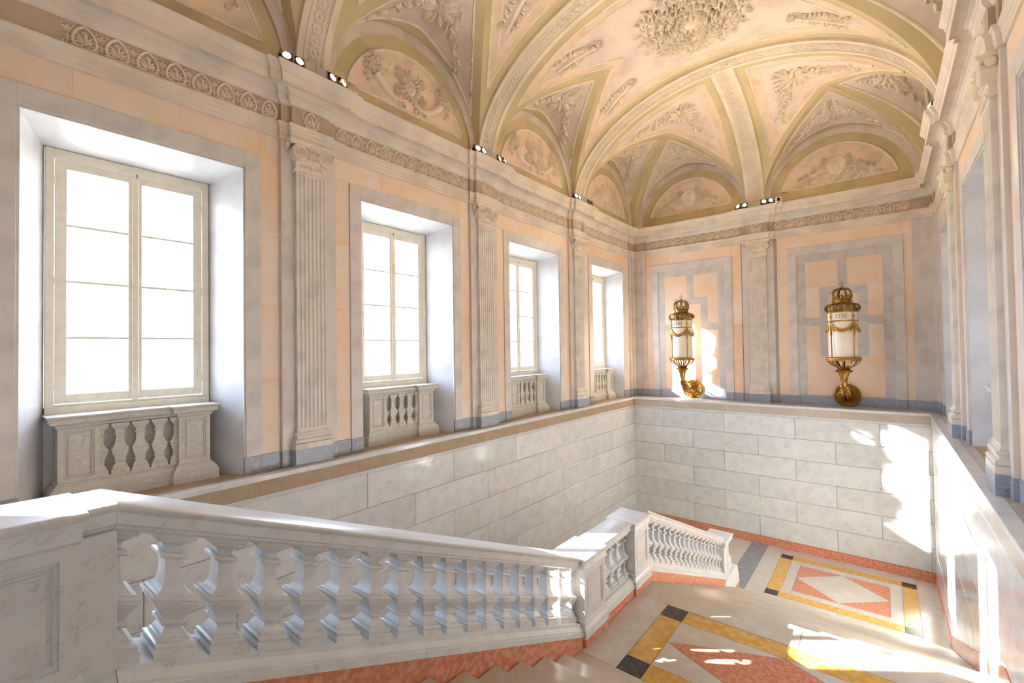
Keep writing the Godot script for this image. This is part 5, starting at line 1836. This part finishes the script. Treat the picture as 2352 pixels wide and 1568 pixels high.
# ---- lunettes
func lunette(p: Node, at: Vector3, turn: float, crest: bool, detail: bool) -> void:
	var g := hub(p, "lunette", at, turn)
	if not K.has("web_base"):
		var rows := []
		for i in 41:
			var s := -HALF + 2 * HALF * (0.5 - 0.5 * cos(PI * i / 40.0))
			var row := []
			for j in 2:
				row.append(web(s, groin(s) * j))
			rows.append(row)
		K.web_base = sheet(rows, Vector3.DOWN)
		var e := 1.457
		rows = []
		var inner := func(s: float) -> float: return 0.22 * (1.0 - absf(s) / HALF) + 0.04
		var outer := func(s: float) -> float: return maxf(groin(s) - 0.27, inner.call(s))
		for i in 41:
			var s := -e + 2 * e * (0.5 - 0.5 * cos(PI * i / 40.0))
			var row := []
			for j in 2:
				row.append(surf(web, s, lerpf(inner.call(s), outer.call(s), j), 0.005, Vector3.DOWN))
			rows.append(row)
		K.web_panel = sheet(rows, Vector3.DOWN)
		var line := []
		for i in 41:
			line.append(Vector2(-e + 2 * e * i / 40.0, 0))
		var loop := []
		for q in line:
			loop.append(Vector2(q.x, inner.call(q.x)))
		for i in range(40, -1, -1):
			loop.append(Vector2(line[i].x, outer.call(line[i].x)))
		loop.append(loop[0])
		var m := MB.new()
		var wm := func(u, w, h): return surf(web, u, w, h + 0.002, Vector3.DOWN)
		ribbon(m, wm, loop, func(t): return 0.027, func(t): return 0.024, 4)
		K.web_bead = m.mesh()
		# tympanum
		var fan := MB.new()
		for i in 48:
			var a := -HALF + 2 * HALF * i / 48.0
			var b := -HALF + 2 * HALF * (i + 1) / 48.0
			fan.quad(Vector3(a, 5.30, 0), Vector3(b, 5.30, 0), Vector3(b, arch_y(b) + 0.02, 0), Vector3(a, arch_y(a) + 0.02, 0), Vector3.BACK)
		K.tympanum = fan.mesh()
		var ring := MB.new()
		var sec := [[0.90, 0.0], [0.90, 0.040], [0.975, 0.046], [0.978, 0.060], [1.0, 0.062]]
		for j in 4:
			for i in 56:
				var q := []
				for c in [[i, j], [i + 1, j], [i + 1, j + 1], [i, j + 1]]:
					var a: float = PI * c[0] / 56.0
					var k: float = sec[c[1]][0]
					q.append(Vector3(-HALF * k * cos(a), SPRING + 1.72 * k * sin(a), sec[c[1]][1]))
				ring.quad(q[0], q[1], q[2], q[3], Vector3(0, -0.2, 1))
		K.archivolt = ring.mesh()
		# half-round panel
		var edge := []
		var a0 := asin(0.33 / 1.32)
		for i in 33:
			var a := a0 + (PI - 2 * a0) * i / 32.0
			edge.append(Vector2(-1.26 * cos(a), SPRING + 1.32 * sin(a)))
		var fp := MB.new()
		for i in 32:
			fp.flat(Vector3(0, 5.9, 0.006), Vector3(edge[i].x, edge[i].y, 0.006), Vector3(edge[i + 1].x, edge[i + 1].y, 0.006), Vector3.BACK)
		fp.flat(Vector3(0, 5.9, 0.006), Vector3(edge[0].x, edge[0].y, 0.006), Vector3(edge[32].x, edge[32].y, 0.006), Vector3.BACK)
		K.tymp_panel = fp.mesh()
		var flatmap := func(u, w, h): return Vector3(u, w, h + 0.002)
		var bm := MB.new()
		var lp := edge.duplicate()
		lp.append_array(refine([edge[32], edge[0]], 0.2).slice(1, 14))
		lp.append(edge[0])
		ribbon(bm, flatmap, lp, func(t): return 0.026, func(t): return 0.030, 4)
		K.tymp_bead = bm.mesh()
	part(g, "web", K.web_base, M.olive_plaster)
	part(g, "web_panel", K.web_panel, M.web_plaster)
	part(g, "web_bead", K.web_bead, M.relief_plaster)
	part(g, "tympanum", K.tympanum, M.olive_plaster)
	part(g, "archivolt", K.archivolt, M.web_plaster)
	part(g, "half_round_panel", K.tymp_panel, M.tympanum_plaster)
	part(g, "panel_bead", K.tymp_bead, M.relief_plaster)
	if detail:
		part(g, "stucco_relief", K.crest if crest else K.cornucopia, M.relief_plaster)
		part(g, "stucco_spray", K.drape if crest else K.spray, M.relief_plaster)

# ---- stucco reliefs
func posy(m: MB, mp: Callable, c: Vector2, r: float, high: float) -> void:
	flower(m, mp, c, r * 0.5, 5, high * 1.2, rng.randf() * 3.0)
	for i in 7:
		var a := TAU * i / 7.0 + rng.randf() * 0.5
		var q := c + Vector2(cos(a), sin(a)) * r * 0.62
		if i % 2 == 0:
			flower(m, mp, q, r * 0.34, 5, high, rng.randf() * 3.0)
		else:
			leaf(m, mp, c + Vector2(cos(a), sin(a)) * r * 0.4, a, r * 0.62, r * 0.16, high * 0.7, rng.randf_range(-0.6, 0.6))

func cornucopia_mesh() -> ArrayMesh:
	# two horns of flowers beside a leafy mask
	rng.seed = 5
	var m := MB.new()
	var mp := func(u, w, h): return Vector3(u, w, h + 0.006)
	var y := 6.10
	# mask: head, hair, brow, nose, cheeks and beard
	dome(m, mp, Vector2(0, y + 0.06), Vector2(0.115, 0.150), 0.085, 0.0, 14, 5)
	var up := func(u, w, h): return Vector3(u, w, h + 0.075)
	for s in [-1.0, 1.0]:
		stem(m, up, Vector2(s * 0.012, y + 0.095), Vector2(s * 0.05, y + 0.125), Vector2(s * 0.085, y + 0.09), 0.012, 0.008, 0.020, 5)
		dome(m, up, Vector2(s * 0.045, y + 0.078), Vector2(0.020, 0.012), 0.016, 0.0, 8, 2)
		dome(m, up, Vector2(s * 0.05, y + 0.015), Vector2(0.034, 0.034), 0.020, 0.0, 8, 3)
	leaf(m, up, Vector2(0, y + 0.10), -PI / 2, 0.085, 0.016, 0.034)
	dome(m, up, Vector2(0, y - 0.015), Vector2(0.036, 0.012), 0.018, 0.0, 8, 2)
	for i in 13:
		var a := -0.5 + (PI + 1.0) * i / 12.0
		var q := Vector2(cos(a) * 0.105, y + 0.06 + sin(a) * 0.140)
		leaf(m, mp, q, a, 0.10 + 0.04 * rng.randf(), 0.030, 0.075, rng.randf_range(-0.9, 0.9))
	for i in 5:
		leaf(m, mp, Vector2((i - 2) * 0.035, y - 0.06), -PI / 2 + (i - 2) * 0.22, 0.12, 0.024, 0.07, (i - 2) * 0.3)
	for i in 3:
		leaf(m, mp, Vector2(0, y + 0.2), PI / 2 + (i - 1) * 0.6, 0.20, 0.045, 0.05, (i - 1) * 0.4)
	for s in [-1.0, 1.0]:
		# the horn
		var pts := []
		for i in 15:
			var t := i / 14.0
			pts.append(Vector2(s * (0.08 + 0.62 * t), y - 0.19 - 0.10 * sin(PI * t * 0.8) + 0.26 * t * t))
		ribbon(m, mp, pts, func(t): return 0.022 + 0.050 * t, func(t): return 0.045 + 0.04 * t, 5)
		var tip: Vector2 = pts[14]
		for i in 5:
			stem(m, mp, tip + Vector2(s * 0.03 * (i - 2), -0.02), tip + Vector2(s * 0.034 * (i - 2), 0.05), tip + Vector2(s * 0.042 * (i - 2) + s * 0.02, 0.12), 0.012, 0.016, 0.06, 4)
		posy(m, mp, tip + Vector2(s * 0.03, 0.21), 0.175, 0.075)
		posy(m, mp, tip + Vector2(s * 0.15, 0.10), 0.12, 0.055)
		posy(m, mp, Vector2(s * 0.26, y - 0.06), 0.115, 0.06)
		posy(m, mp, Vector2(s * 0.22, y + 0.22), 0.12, 0.06)
		curl(m, mp, Vector2(s * 0.15, y - 0.30), 0.085, 1.4, PI / 2, -s, 0.022, 0.05, 20)
		curl(m, mp, Vector2(s * 0.33, y - 0.24), 0.060, 1.3, -PI / 2, s, 0.016, 0.045, 18)
		for i in 6:
			leaf(m, mp, Vector2(s * (0.20 + 0.08 * i), y - 0.27 + 0.018 * i), PI / 2 * (1 + s) - s * (0.5 + 0.3 * (i % 3)), 0.10, 0.024, 0.05, s * 0.9)
		stem(m, mp, tip + Vector2(s * 0.10, -0.02), tip + Vector2(s * 0.24, 0.02), tip + Vector2(s * 0.22, -0.12), 0.014, 0.010, 0.03)
		curl(m, mp, tip + Vector2(s * 0.19, -0.08), 0.055, 1.3, 0.0, -s, 0.014, 0.04, 16)
		flower(m, mp, tip + Vector2(s * 0.13, -0.15), 0.05, 5, 0.035)
		stem(m, mp, Vector2(s * 0.13, y + 0.22), Vector2(s * 0.26, y + 0.42), Vector2(s * 0.28, y + 0.26), 0.012, 0.008, 0.03)
		for i in 5:
			leaf(m, mp, Vector2(s * (0.22 + 0.09 * i), y + 0.36 - 0.035 * i * i * 0.5), rng.randf() * TAU, 0.06, 0.02, 0.028)
	return m.mesh()

func crest_mesh() -> ArrayMesh:
	# oval shield with a crowned letter between flower scrolls, a shell below
	rng.seed = 9
	var m := MB.new()
	var mp := func(u, w, h): return Vector3(u, w, h + 0.006)
	var y := 6.13
	dome(m, mp, Vector2(0, y), Vector2(0.215, 0.245), 0.03, 0.0, 24, 4)
	var rim := []
	for i in 25:
		rim.append(Vector2(cos(TAU * i / 24.0) * 0.205, y + sin(TAU * i / 24.0) * 0.235))
	ribbon(m, mp, rim, func(t): return 0.022, func(t): return 0.045, 4)
	var up := func(u, w, h): return Vector3(u, w, h + 0.026 * (1.0 - pow((w - y) / 0.26, 2.0)) + 0.006)
	# the letter U
	var u := []
	for i in 13:
		var a := PI + PI * i / 12.0
		u.append(Vector2(cos(a) * 0.058, y - 0.062 + sin(a) * 0.045))
	u.push_front(Vector2(-0.058, y + 0.07))
	u.append(Vector2(0.058, y + 0.07))
	ribbon(m, up, u, func(t): return 0.024 - 0.012 * t, func(t): return 0.022, 3)
	for s in [-1.0, 1.0]:
		ribbon(m, up, [Vector2(s * 0.058 - 0.036, y + 0.072), Vector2(s * 0.058 + 0.036, y + 0.072)], func(t): return 0.008, func(t): return 0.02, 3)
	# crown over it
	ribbon(m, up, [Vector2(-0.070, y + 0.112), Vector2(0, y + 0.106), Vector2(0.070, y + 0.112)], func(t): return 0.012, func(t): return 0.02, 3)
	for i in 5:
		dome(m, up, Vector2((i - 2) * 0.032, y + 0.138 + 0.008 * (2 - absi(i - 2))), Vector2(0.012, 0.020), 0.02, 0.0, 6, 2)
	# shell
	for i in 9:
		var a := -PI / 2 + (i - 4) * 0.27
		leaf(m, mp, Vector2(0, y - 0.20), a, 0.19 - 0.008 * absi(i - 4), 0.030, 0.045)
	for s in [-1.0, 1.0]:
		stem(m, mp, Vector2(s * 0.12, y - 0.28), Vector2(s * 0.30, y - 0.36), Vector2(s * 0.45, y - 0.20), 0.030, 0.016, 0.04)
		curl(m, mp, Vector2(s * 0.32, y - 0.14), 0.115, 1.5, -PI / 2, s, 0.022, 0.045, 22)
		flower(m, mp, Vector2(s * 0.32, y - 0.14), 0.060, 6, 0.05)
		curl(m, mp, Vector2(s * 0.56, y - 0.22), 0.075, 1.4, PI / 2, -s, 0.016, 0.04, 18)
		stem(m, mp, Vector2(s * 0.42, y - 0.22), Vector2(s * 0.60, y - 0.05), Vector2(s * 0.78, y - 0.24), 0.014, 0.010, 0.03)
		curl(m, mp, Vector2(s * 0.83, y - 0.28), 0.055, 1.3, PI / 2, -s, 0.012, 0.03, 16)
		stem(m, mp, Vector2(s * 0.80, y - 0.30), Vector2(s * 0.92, y - 0.38), Vector2(s * 0.99, y - 0.28), 0.010, 0.008, 0.025)
		for q in [[0.29, 0.07, 0.125], [0.25, 0.21, 0.085], [0.49, 0.00, 0.09], [0.64, -0.09, 0.07], [0.77, -0.13, 0.055]]:
			posy(m, mp, Vector2(s * q[0], y + q[1]), q[2], 0.045)
		for i in 9:
			leaf(m, mp, Vector2(s * (0.30 + 0.07 * i), y - 0.28 + 0.05 * sin(i * 1.7)), rng.randf() * TAU, 0.12, 0.032, 0.042, rng.randf_range(-1, 1))
		for i in 4:
			leaf(m, mp, Vector2(s * 0.17, y + 0.14 - 0.09 * i), (0.0 if s > 0 else PI) + s * 0.3, 0.10, 0.022, 0.045, s * 0.7)
	return m.mesh()

func spray_mesh(seed_: int, drapery: bool) -> ArrayMesh:
	# foliage on the triangular panel of a lunette, laid on its curved surface
	rng.seed = seed_
	var m := MB.new()
	var mp := func(u, w, h): return surf(web, u, clampf(w, 0.02, 1.9), h + 0.006, Vector3.DOWN)
	var d := 0.78
	posy(m, mp, Vector2(0, d), 0.16, 0.05)
	for i in 9:
		var a := TAU * i / 9.0
		leaf(m, mp, Vector2(cos(a), sin(a)) * 0.07 + Vector2(0, d), a, 0.28, 0.062, 0.06, rng.randf_range(-0.8, 0.8))
	stem(m, mp, Vector2(0, d + 0.1), Vector2(0.04, d + 0.30), Vector2(0, d + 0.52), 0.022, 0.010, 0.035)
	dome(m, mp, Vector2(0, d + 0.56), Vector2(0.025, 0.05), 0.03, 0.0, 8, 2)
	for s in [-1.0, 1.0]:
		if drapery:
			for i in 4:
				stem(m, mp, Vector2(s * 0.05, d + 0.05 - 0.07 * i), Vector2(s * 0.32, d + 0.10 - 0.10 * i), Vector2(s * 0.52, d - 0.22 - 0.04 * i), 0.040, 0.018, 0.045)
		else:
			stem(m, mp, Vector2(s * 0.06, d - 0.02), Vector2(s * 0.40, d - 0.05), Vector2(s * 0.86, d - 0.50), 0.026, 0.012, 0.035)
		curl(m, mp, Vector2(s * 0.30, d + 0.12), 0.11, 1.5, PI / 2, -s, 0.024, 0.045, 20)
		flower(m, mp, Vector2(s * 0.34, d - 0.02), 0.125, 5, 0.075)
		curl(m, mp, Vector2(s * 0.62, d - 0.26), 0.075, 1.4, PI / 2, -s, 0.018, 0.04, 18)
		curl(m, mp, Vector2(s * 0.92, d - 0.54), 0.050, 1.3, -PI / 2, s, 0.014, 0.03, 16)
		flower(m, mp, Vector2(s * 0.54, d - 0.18), 0.085, 5, 0.06)
		for i in 12:
			var t := i / 11.0
			var c := Vector2(s * lerpf(0.10, 0.95, t), d + lerpf(0.06, -0.52, t) + 0.05 * sin(i * 2.3))
			leaf(m, mp, c, -0.6 if s > 0 else PI + 0.6, lerpf(0.21, 0.11, t), 0.044 * (1 - 0.4 * t), 0.055, (1 if i % 2 else -1) * 1.2)
		for i in 5:
			var t := i / 4.0
			leaf(m, mp, Vector2(s * 0.05, d + 0.12 + 0.08 * i), PI / 2 - s * (1.0 - 0.1 * i), 0.17 - 0.015 * i, 0.036, 0.045, -s * 0.9)
	return m.mesh()

func torch(p: Node, zc: float, sx: float, sz: float) -> void:
	# a torch with garlands in one horn of the big field
	var a := Vector2(1.32, zc + 1.08)
	var b := Vector2(2.22, zc + 0.78)
	var dirn := (b - a).normalized()
	var side := Vector2(-dirn.y, dirn.x)
	rng.seed = 77
	var m := MB.new()
	var mp := func(u, w, h):
		var q: Vector2 = a + dirn * u + side * w
		var x: float = q.x
		var z: float = q.y
		if sz < 0:
			z = 2 * zc - z
		if sx < 0:
			x = WIDE - x
		return low_point(x, z, 0.012 + h)
	var l := a.distance_to(b)
	var pts := []
	for i in 9:
		pts.append(Vector2(0.02 + l * 0.86 * i / 8.0, 0))
	ribbon(m, mp, pts, func(t): return 0.020 + 0.042 * t, func(t): return 0.045 + 0.025 * t, 4)
	for i in 3:
		ribbon(m, mp, [Vector2(l * (0.66 + 0.1 * i), -0.06), Vector2(l * (0.66 + 0.1 * i), 0.06)], func(t): return 0.016, func(t): return 0.065, 3)
	for i in 4:
		leaf(m, mp, Vector2(l * 0.88, (i - 1.5) * 0.026), (i - 1.5) * 0.2, 0.13, 0.022, 0.06)
	for s in [-1.0, 1.0]:
		for i in 11:
			var t := i / 10.0
			var c := Vector2(l * (0.06 + 0.66 * t), s * (0.050 + 0.085 * sin(PI * (0.25 + 0.75 * t))))
			if i % 3 == 1:
				flower(m, mp, c, 0.058, 5, 0.055)
			else:
				dome(m, mp, c, Vector2(0.044, 0.032), 0.05, rng.randf() * 3, 6, 2)
			leaf(m, mp, c, s * 1.4 + rng.randf_range(-0.7, 0.7), 0.095, 0.028, 0.042, rng.randf_range(-0.8, 0.8))
		stem(m, mp, Vector2(l * 0.66, s * 0.09), Vector2(l * 0.9, s * 0.16), Vector2(l * 0.94, s * 0.10), 0.009, 0.007, 0.02)
	part(p, "stucco_torch", m.mesh(), M.relief_plaster)

func rosette(p: Node, zc: float) -> void:
	rng.seed = 101
	var m := MB.new()
	var mp := func(u, w, h): return low_point(3.70 + u, zc + w, 0.010 + h)
	dome(m, mp, Vector2.ZERO, Vector2(0.16, 0.16), 0.16, 0.0, 16, 4)
	for i in 10:
		var a := TAU * i / 10.0
		dome(m, mp, Vector2(cos(a), sin(a)) * 0.16, Vector2(0.08, 0.05), 0.15, a, 8, 3)
	for rg in 5:
		var n: int = [10, 14, 18, 22, 26][rg]
		var r: float = [0.24, 0.38, 0.54, 0.70, 0.86][rg]
		for i in n:
			var a := TAU * (i + 0.5 * (rg % 2)) / n
			var c := Vector2(cos(a) * r, sin(a) * r * 1.02)
			var h := 0.13 - 0.018 * rg
			if (i + rg) % 3 == 0:
				flower(m, mp, c, 0.080, 5, h, a)
			elif (i + rg) % 3 == 1:
				curl(m, mp, c, 0.072, 1.3, a, 1.0 if i % 2 else -1.0, 0.020, h, 12)
			else:
				for e in 3:
					leaf(m, mp, c, a + (e - 1) * 0.7, 0.17, 0.034, h, (e - 1) * 0.8)
			leaf(m, mp, c * 0.92, a + 0.9, 0.15, 0.032, h * 0.8, 0.9)
			leaf(m, mp, c * 0.92, a - 0.9, 0.15, 0.032, h * 0.8, -0.9)
	for i in 20:
		var a := TAU * i / 20.0
		leaf(m, mp, Vector2(cos(a), sin(a)) * 0.92, a, 0.15, 0.03, 0.05, rng.randf_range(-1, 1))
		if i % 2 == 0:
			flower(m, mp, Vector2(cos(a), sin(a)) * 1.03, 0.045, 5, 0.03)
	part(p, "stucco_rosette", m.mesh(), M.relief_plaster)

func end_spray(p: Node, mirror: bool) -> void:
	rng.seed = 55
	var m := MB.new()
	var mp := func(u, w, h):
		var x: float = clampf(u, 0.3, 3.4)
		return low_point(WIDE - x if mirror else x, clampf(w, 0.3, 3.4), 0.012 + h)
	var c := Vector2(2.42, 2.42)
	posy(m, mp, c, 0.15, 0.055)
	for i in 9:
		var a := TAU * i / 9.0
		leaf(m, mp, c + Vector2(cos(a), sin(a)) * 0.06, a, 0.24, 0.05, 0.055, rng.randf_range(-0.8, 0.8))
	for side in 2:
		# one arm along the transverse rib, one along the end rib
		var fl := func(q: Vector2) -> Vector2: return q if side == 0 else Vector2(q.y, q.x)
		stem(m, mp, fl.call(c), fl.call(Vector2(2.0, 2.75)), fl.call(Vector2(1.35, 2.85)), 0.024, 0.010, 0.035, 10)
		for i in 12:
			var t := i / 11.0
			var q := Vector2(lerpf(2.3, 1.32, t), lerpf(2.52, 2.88, t) + 0.05 * sin(i * 2.1))
			var an: float = PI - 0.4 + (0.9 if i % 2 else -0.9)
			leaf(m, mp, fl.call(q), an if side == 0 else PI / 2 - an, lerpf(0.22, 0.11, t), 0.044 * (1 - 0.4 * t), 0.055, 0.8 if i % 2 else -0.8)
		flower(m, mp, fl.call(Vector2(2.02, 2.66)), 0.12, 5, 0.075)
		curl(m, mp, fl.call(Vector2(2.18, 2.80)), 0.10, 1.4, 0.5, 1.0 if side else -1.0, 0.022, 0.045, 20)
		curl(m, mp, fl.call(Vector2(1.70, 2.72)), 0.065, 1.4, 0.5, 1.0 if side else -1.0, 0.016, 0.04, 16)
		flower(m, mp, fl.call(Vector2(1.52, 2.83)), 0.05, 5, 0.04)
	for i in 7:
		var a := PI / 4 + (i - 3) * 0.35
		leaf(m, mp, c + Vector2(cos(a), sin(a)) * 0.12, a, 0.38 - 0.03 * absi(i - 3), 0.035, 0.045, (i - 3) * 0.25)
	curl(m, mp, Vector2(2.78, 2.62), 0.07, 1.3, 0.0, 1.0, 0.016, 0.03, 16)
	curl(m, mp, Vector2(2.62, 2.78), 0.07, 1.3, 0.0, -1.0, 0.016, 0.03, 16)
	part(p, "stucco_flowers", m.mesh(), M.relief_plaster)

func build_ceiling() -> void:
	K.ring = ring_mesh()
	K.cornucopia = cornucopia_mesh()
	K.crest = crest_mesh()
	K.spray = spray_mesh(21, false)
	K.drape = spray_mesh(22, true)
	var c := setting("ceiling", "stuccoed vault in peach, pink and olive with half-round lunettes")
	# closed bays between the transverse ribs
	for b in range(1, 5):
		var zc := BAY * (b + 0.5)
		bay_layer(c, "vault_border", zc, 0.15, 0.0, 0.0, M.olive_plaster)
		bay_layer(c, "vault_band", zc, 0.45, 0.178, 0.005, M.peach_plaster)
		bay_layer(c, "vault_field", zc, 0.65, 0.40, 0.009, M.pink_plaster)
		if b < 3:
			rosette(c, zc)
			for sx in [-1.0, 1.0]:
				for sz in [-1.0, 1.0]:
					torch(c, zc, sx, sz)
	for mirror in [false, true]:
		end_layer(c, "vault_border", mirror, 0.10, 0.0, 0.0, M.olive_plaster)
		end_layer(c, "vault_band", mirror, 0.45, 0.178, 0.005, M.peach_plaster)
		end_layer(c, "vault_field", mirror, 0.65, 0.40, 0.009, M.pink_plaster)
		end_spray(c, mirror)
		# strip where the two corner lunettes meet
		var rows := []
		for i in 21:
			var s := HALF * (1.0 - i / 20.0)
			var g := groin(s)
			var a := Vector3(g, crown(g), 1.85 - s)
			var e := Vector3(1.85 - s, crown(g), g)
			if mirror:
				a.x = WIDE - a.x
				e.x = WIDE - e.x
			rows.append([a + Vector3.UP * 0.001, e + Vector3.UP * 0.001])
		part(c, "corner_groin", sheet(rows, Vector3.DOWN), M.olive_plaster)
	var lut := ellipse_even(120, false)
	for k in range(1, 5):
		var z := BAY * k
		rib(c, "transverse_rib", func(t, w, d): return arch_point(t, w, d, z, lut), 96, 56 if k < 4 else 0, 0.02, 0.98)
	var half := ellipse_even(60, true)
	rib(c, "end_rib", func(t, w, d):
		var q := arch_point(t, 0.0, d, 0.0, half)
		return Vector3(3.70 + w, q.y, q.x), 48, 27, 0.03, 0.97)
	for b in 5:
		var zc := BAY * (b + 0.5)
		lunette(c, Vector3(0, 0, zc), PI / 2, b == 0, b < 4)
		lunette(c, Vector3(WIDE, 0, zc), -PI / 2, b == 0, b < 4)
	for b in 2:
		lunette(c, Vector3(BAY * (b + 0.5), 0, 0), 0.0, true, true)
	# walls behind the lunettes and the roof above keep the daylight out
	slab(c, "roof", -0.8, WIDE + 0.8, 8.1, 8.3, -0.6, 18.8, M.masonry, 0.0)
	slab(c, "upper_masonry", -0.78, -0.10, 5.3, 8.2, -0.6, 18.8, M.masonry, 0.0)
	slab(c, "upper_masonry", WIDE + 0.10, WIDE + 0.78, 5.3, 8.2, -0.6, 18.8, M.masonry, 0.0)
	slab(c, "upper_masonry", -0.7, WIDE + 0.7, 5.3, 8.2, -0.6, -0.10, M.masonry, 0.0)
# ---- trees in the garden beyond the window wall; they break up the sunlight in the hall
func garden_tree(label: String, at: Vector3, mid: float, r: Vector3, seed_: int) -> void:
	rng.seed = seed_
	var t := thing("garden_tree", label, "tree", at, 0.0, "trees beyond the window wall")
	var trunk := MB.new()
	trunk.tube([Vector3(0, 0, 0), Vector3(0.1, mid * 0.4, 0), Vector3(0, mid * 0.8, 0.05), Vector3(0, mid + r.y * 0.6, 0)], [0.22, 0.17, 0.12, 0.03], 8)
	part(t, "trunk", trunk.mesh(), M.bark)
	var crown_ := MB.new()
	for i in 900:
		var d := Vector3(rng.randfn(), rng.randfn(), rng.randfn()).normalized() * pow(rng.randf(), 0.4)
		var q := Vector3(d.x * r.x, mid + d.y * r.y, d.z * r.z)
		var s := rng.randf_range(0.16, 0.36)
		crown_.ball(q, Vector3(s, s * 0.7, s), 5, 3)
	part(t, "crown", crown_.mesh(), M.foliage)

func build_garden() -> void:
	garden_tree("leafy garden tree outside, level with the second window", Vector3(-14.0, -6.0, 13.66), 15.3, Vector3(1.4, 3.7, 1.5), 3)
	garden_tree("slender garden tree outside, behind the viewer", Vector3(-14.0, -6.0, 25.5), 16.2, Vector3(0.9, 2.8, 0.85), 4)

func _ready() -> void:
	# camera
	var cam := Camera3D.new()
	cam.name = "camera"
	add_child(cam)
	cam.position = Vector3(6.3835, 1.55, 14.3724)
	cam.basis = Basis(Vector3.UP, 0.6799) * Basis(Vector3.RIGHT, 0.018) * Basis(Vector3.BACK, -0.0145)
	cam.fov = rad_to_deg(2.0 * atan(784.0 / 1052.675))
	cam.near = 0.05
	cam.current = true
	# sky
	var we := WorldEnvironment.new()
	we.name = "environment"
	var env := Environment.new()
	env.background_mode = Environment.BG_SKY
	var sky := Sky.new()
	var pm := ProceduralSkyMaterial.new()
	pm.sky_top_color = c8(176, 203, 246)
	pm.sky_horizon_color = c8(226, 236, 252)
	pm.ground_bottom_color = c8(196, 200, 204)
	pm.ground_horizon_color = c8(216, 224, 234)
	pm.sky_energy_multiplier = 2.7
	pm.ground_energy_multiplier = 2.2
	pm.sun_angle_max = 0.5
	sky.sky_material = pm
	env.sky = sky
	env.tonemap_mode = Environment.TONE_MAPPER_LINEAR
	env.tonemap_exposure = 2.62
	env.sdfgi_enabled = true
	env.ssao_enabled = true
	env.ssil_enabled = true
	we.environment = env
	add_child(we)
	# low winter sun through the left-hand windows
	var sun := DirectionalLight3D.new()
	sun.name = "sun"
	add_child(sun)
	sun.look_at_from_position(Vector3.ZERO, Vector3(1.0, -0.55, -0.72), Vector3.UP)
	sun.light_color = c8(255, 251, 245)
	sun.light_energy = 11.0
	sun.light_angular_distance = 0.6
	sun.shadow_enabled = true
	make_materials()
	build_walls()
	build_well()
	build_stairs()
	build_ceiling()
	build_windows()
	build_rails()
	build_lamps()
	build_garden()
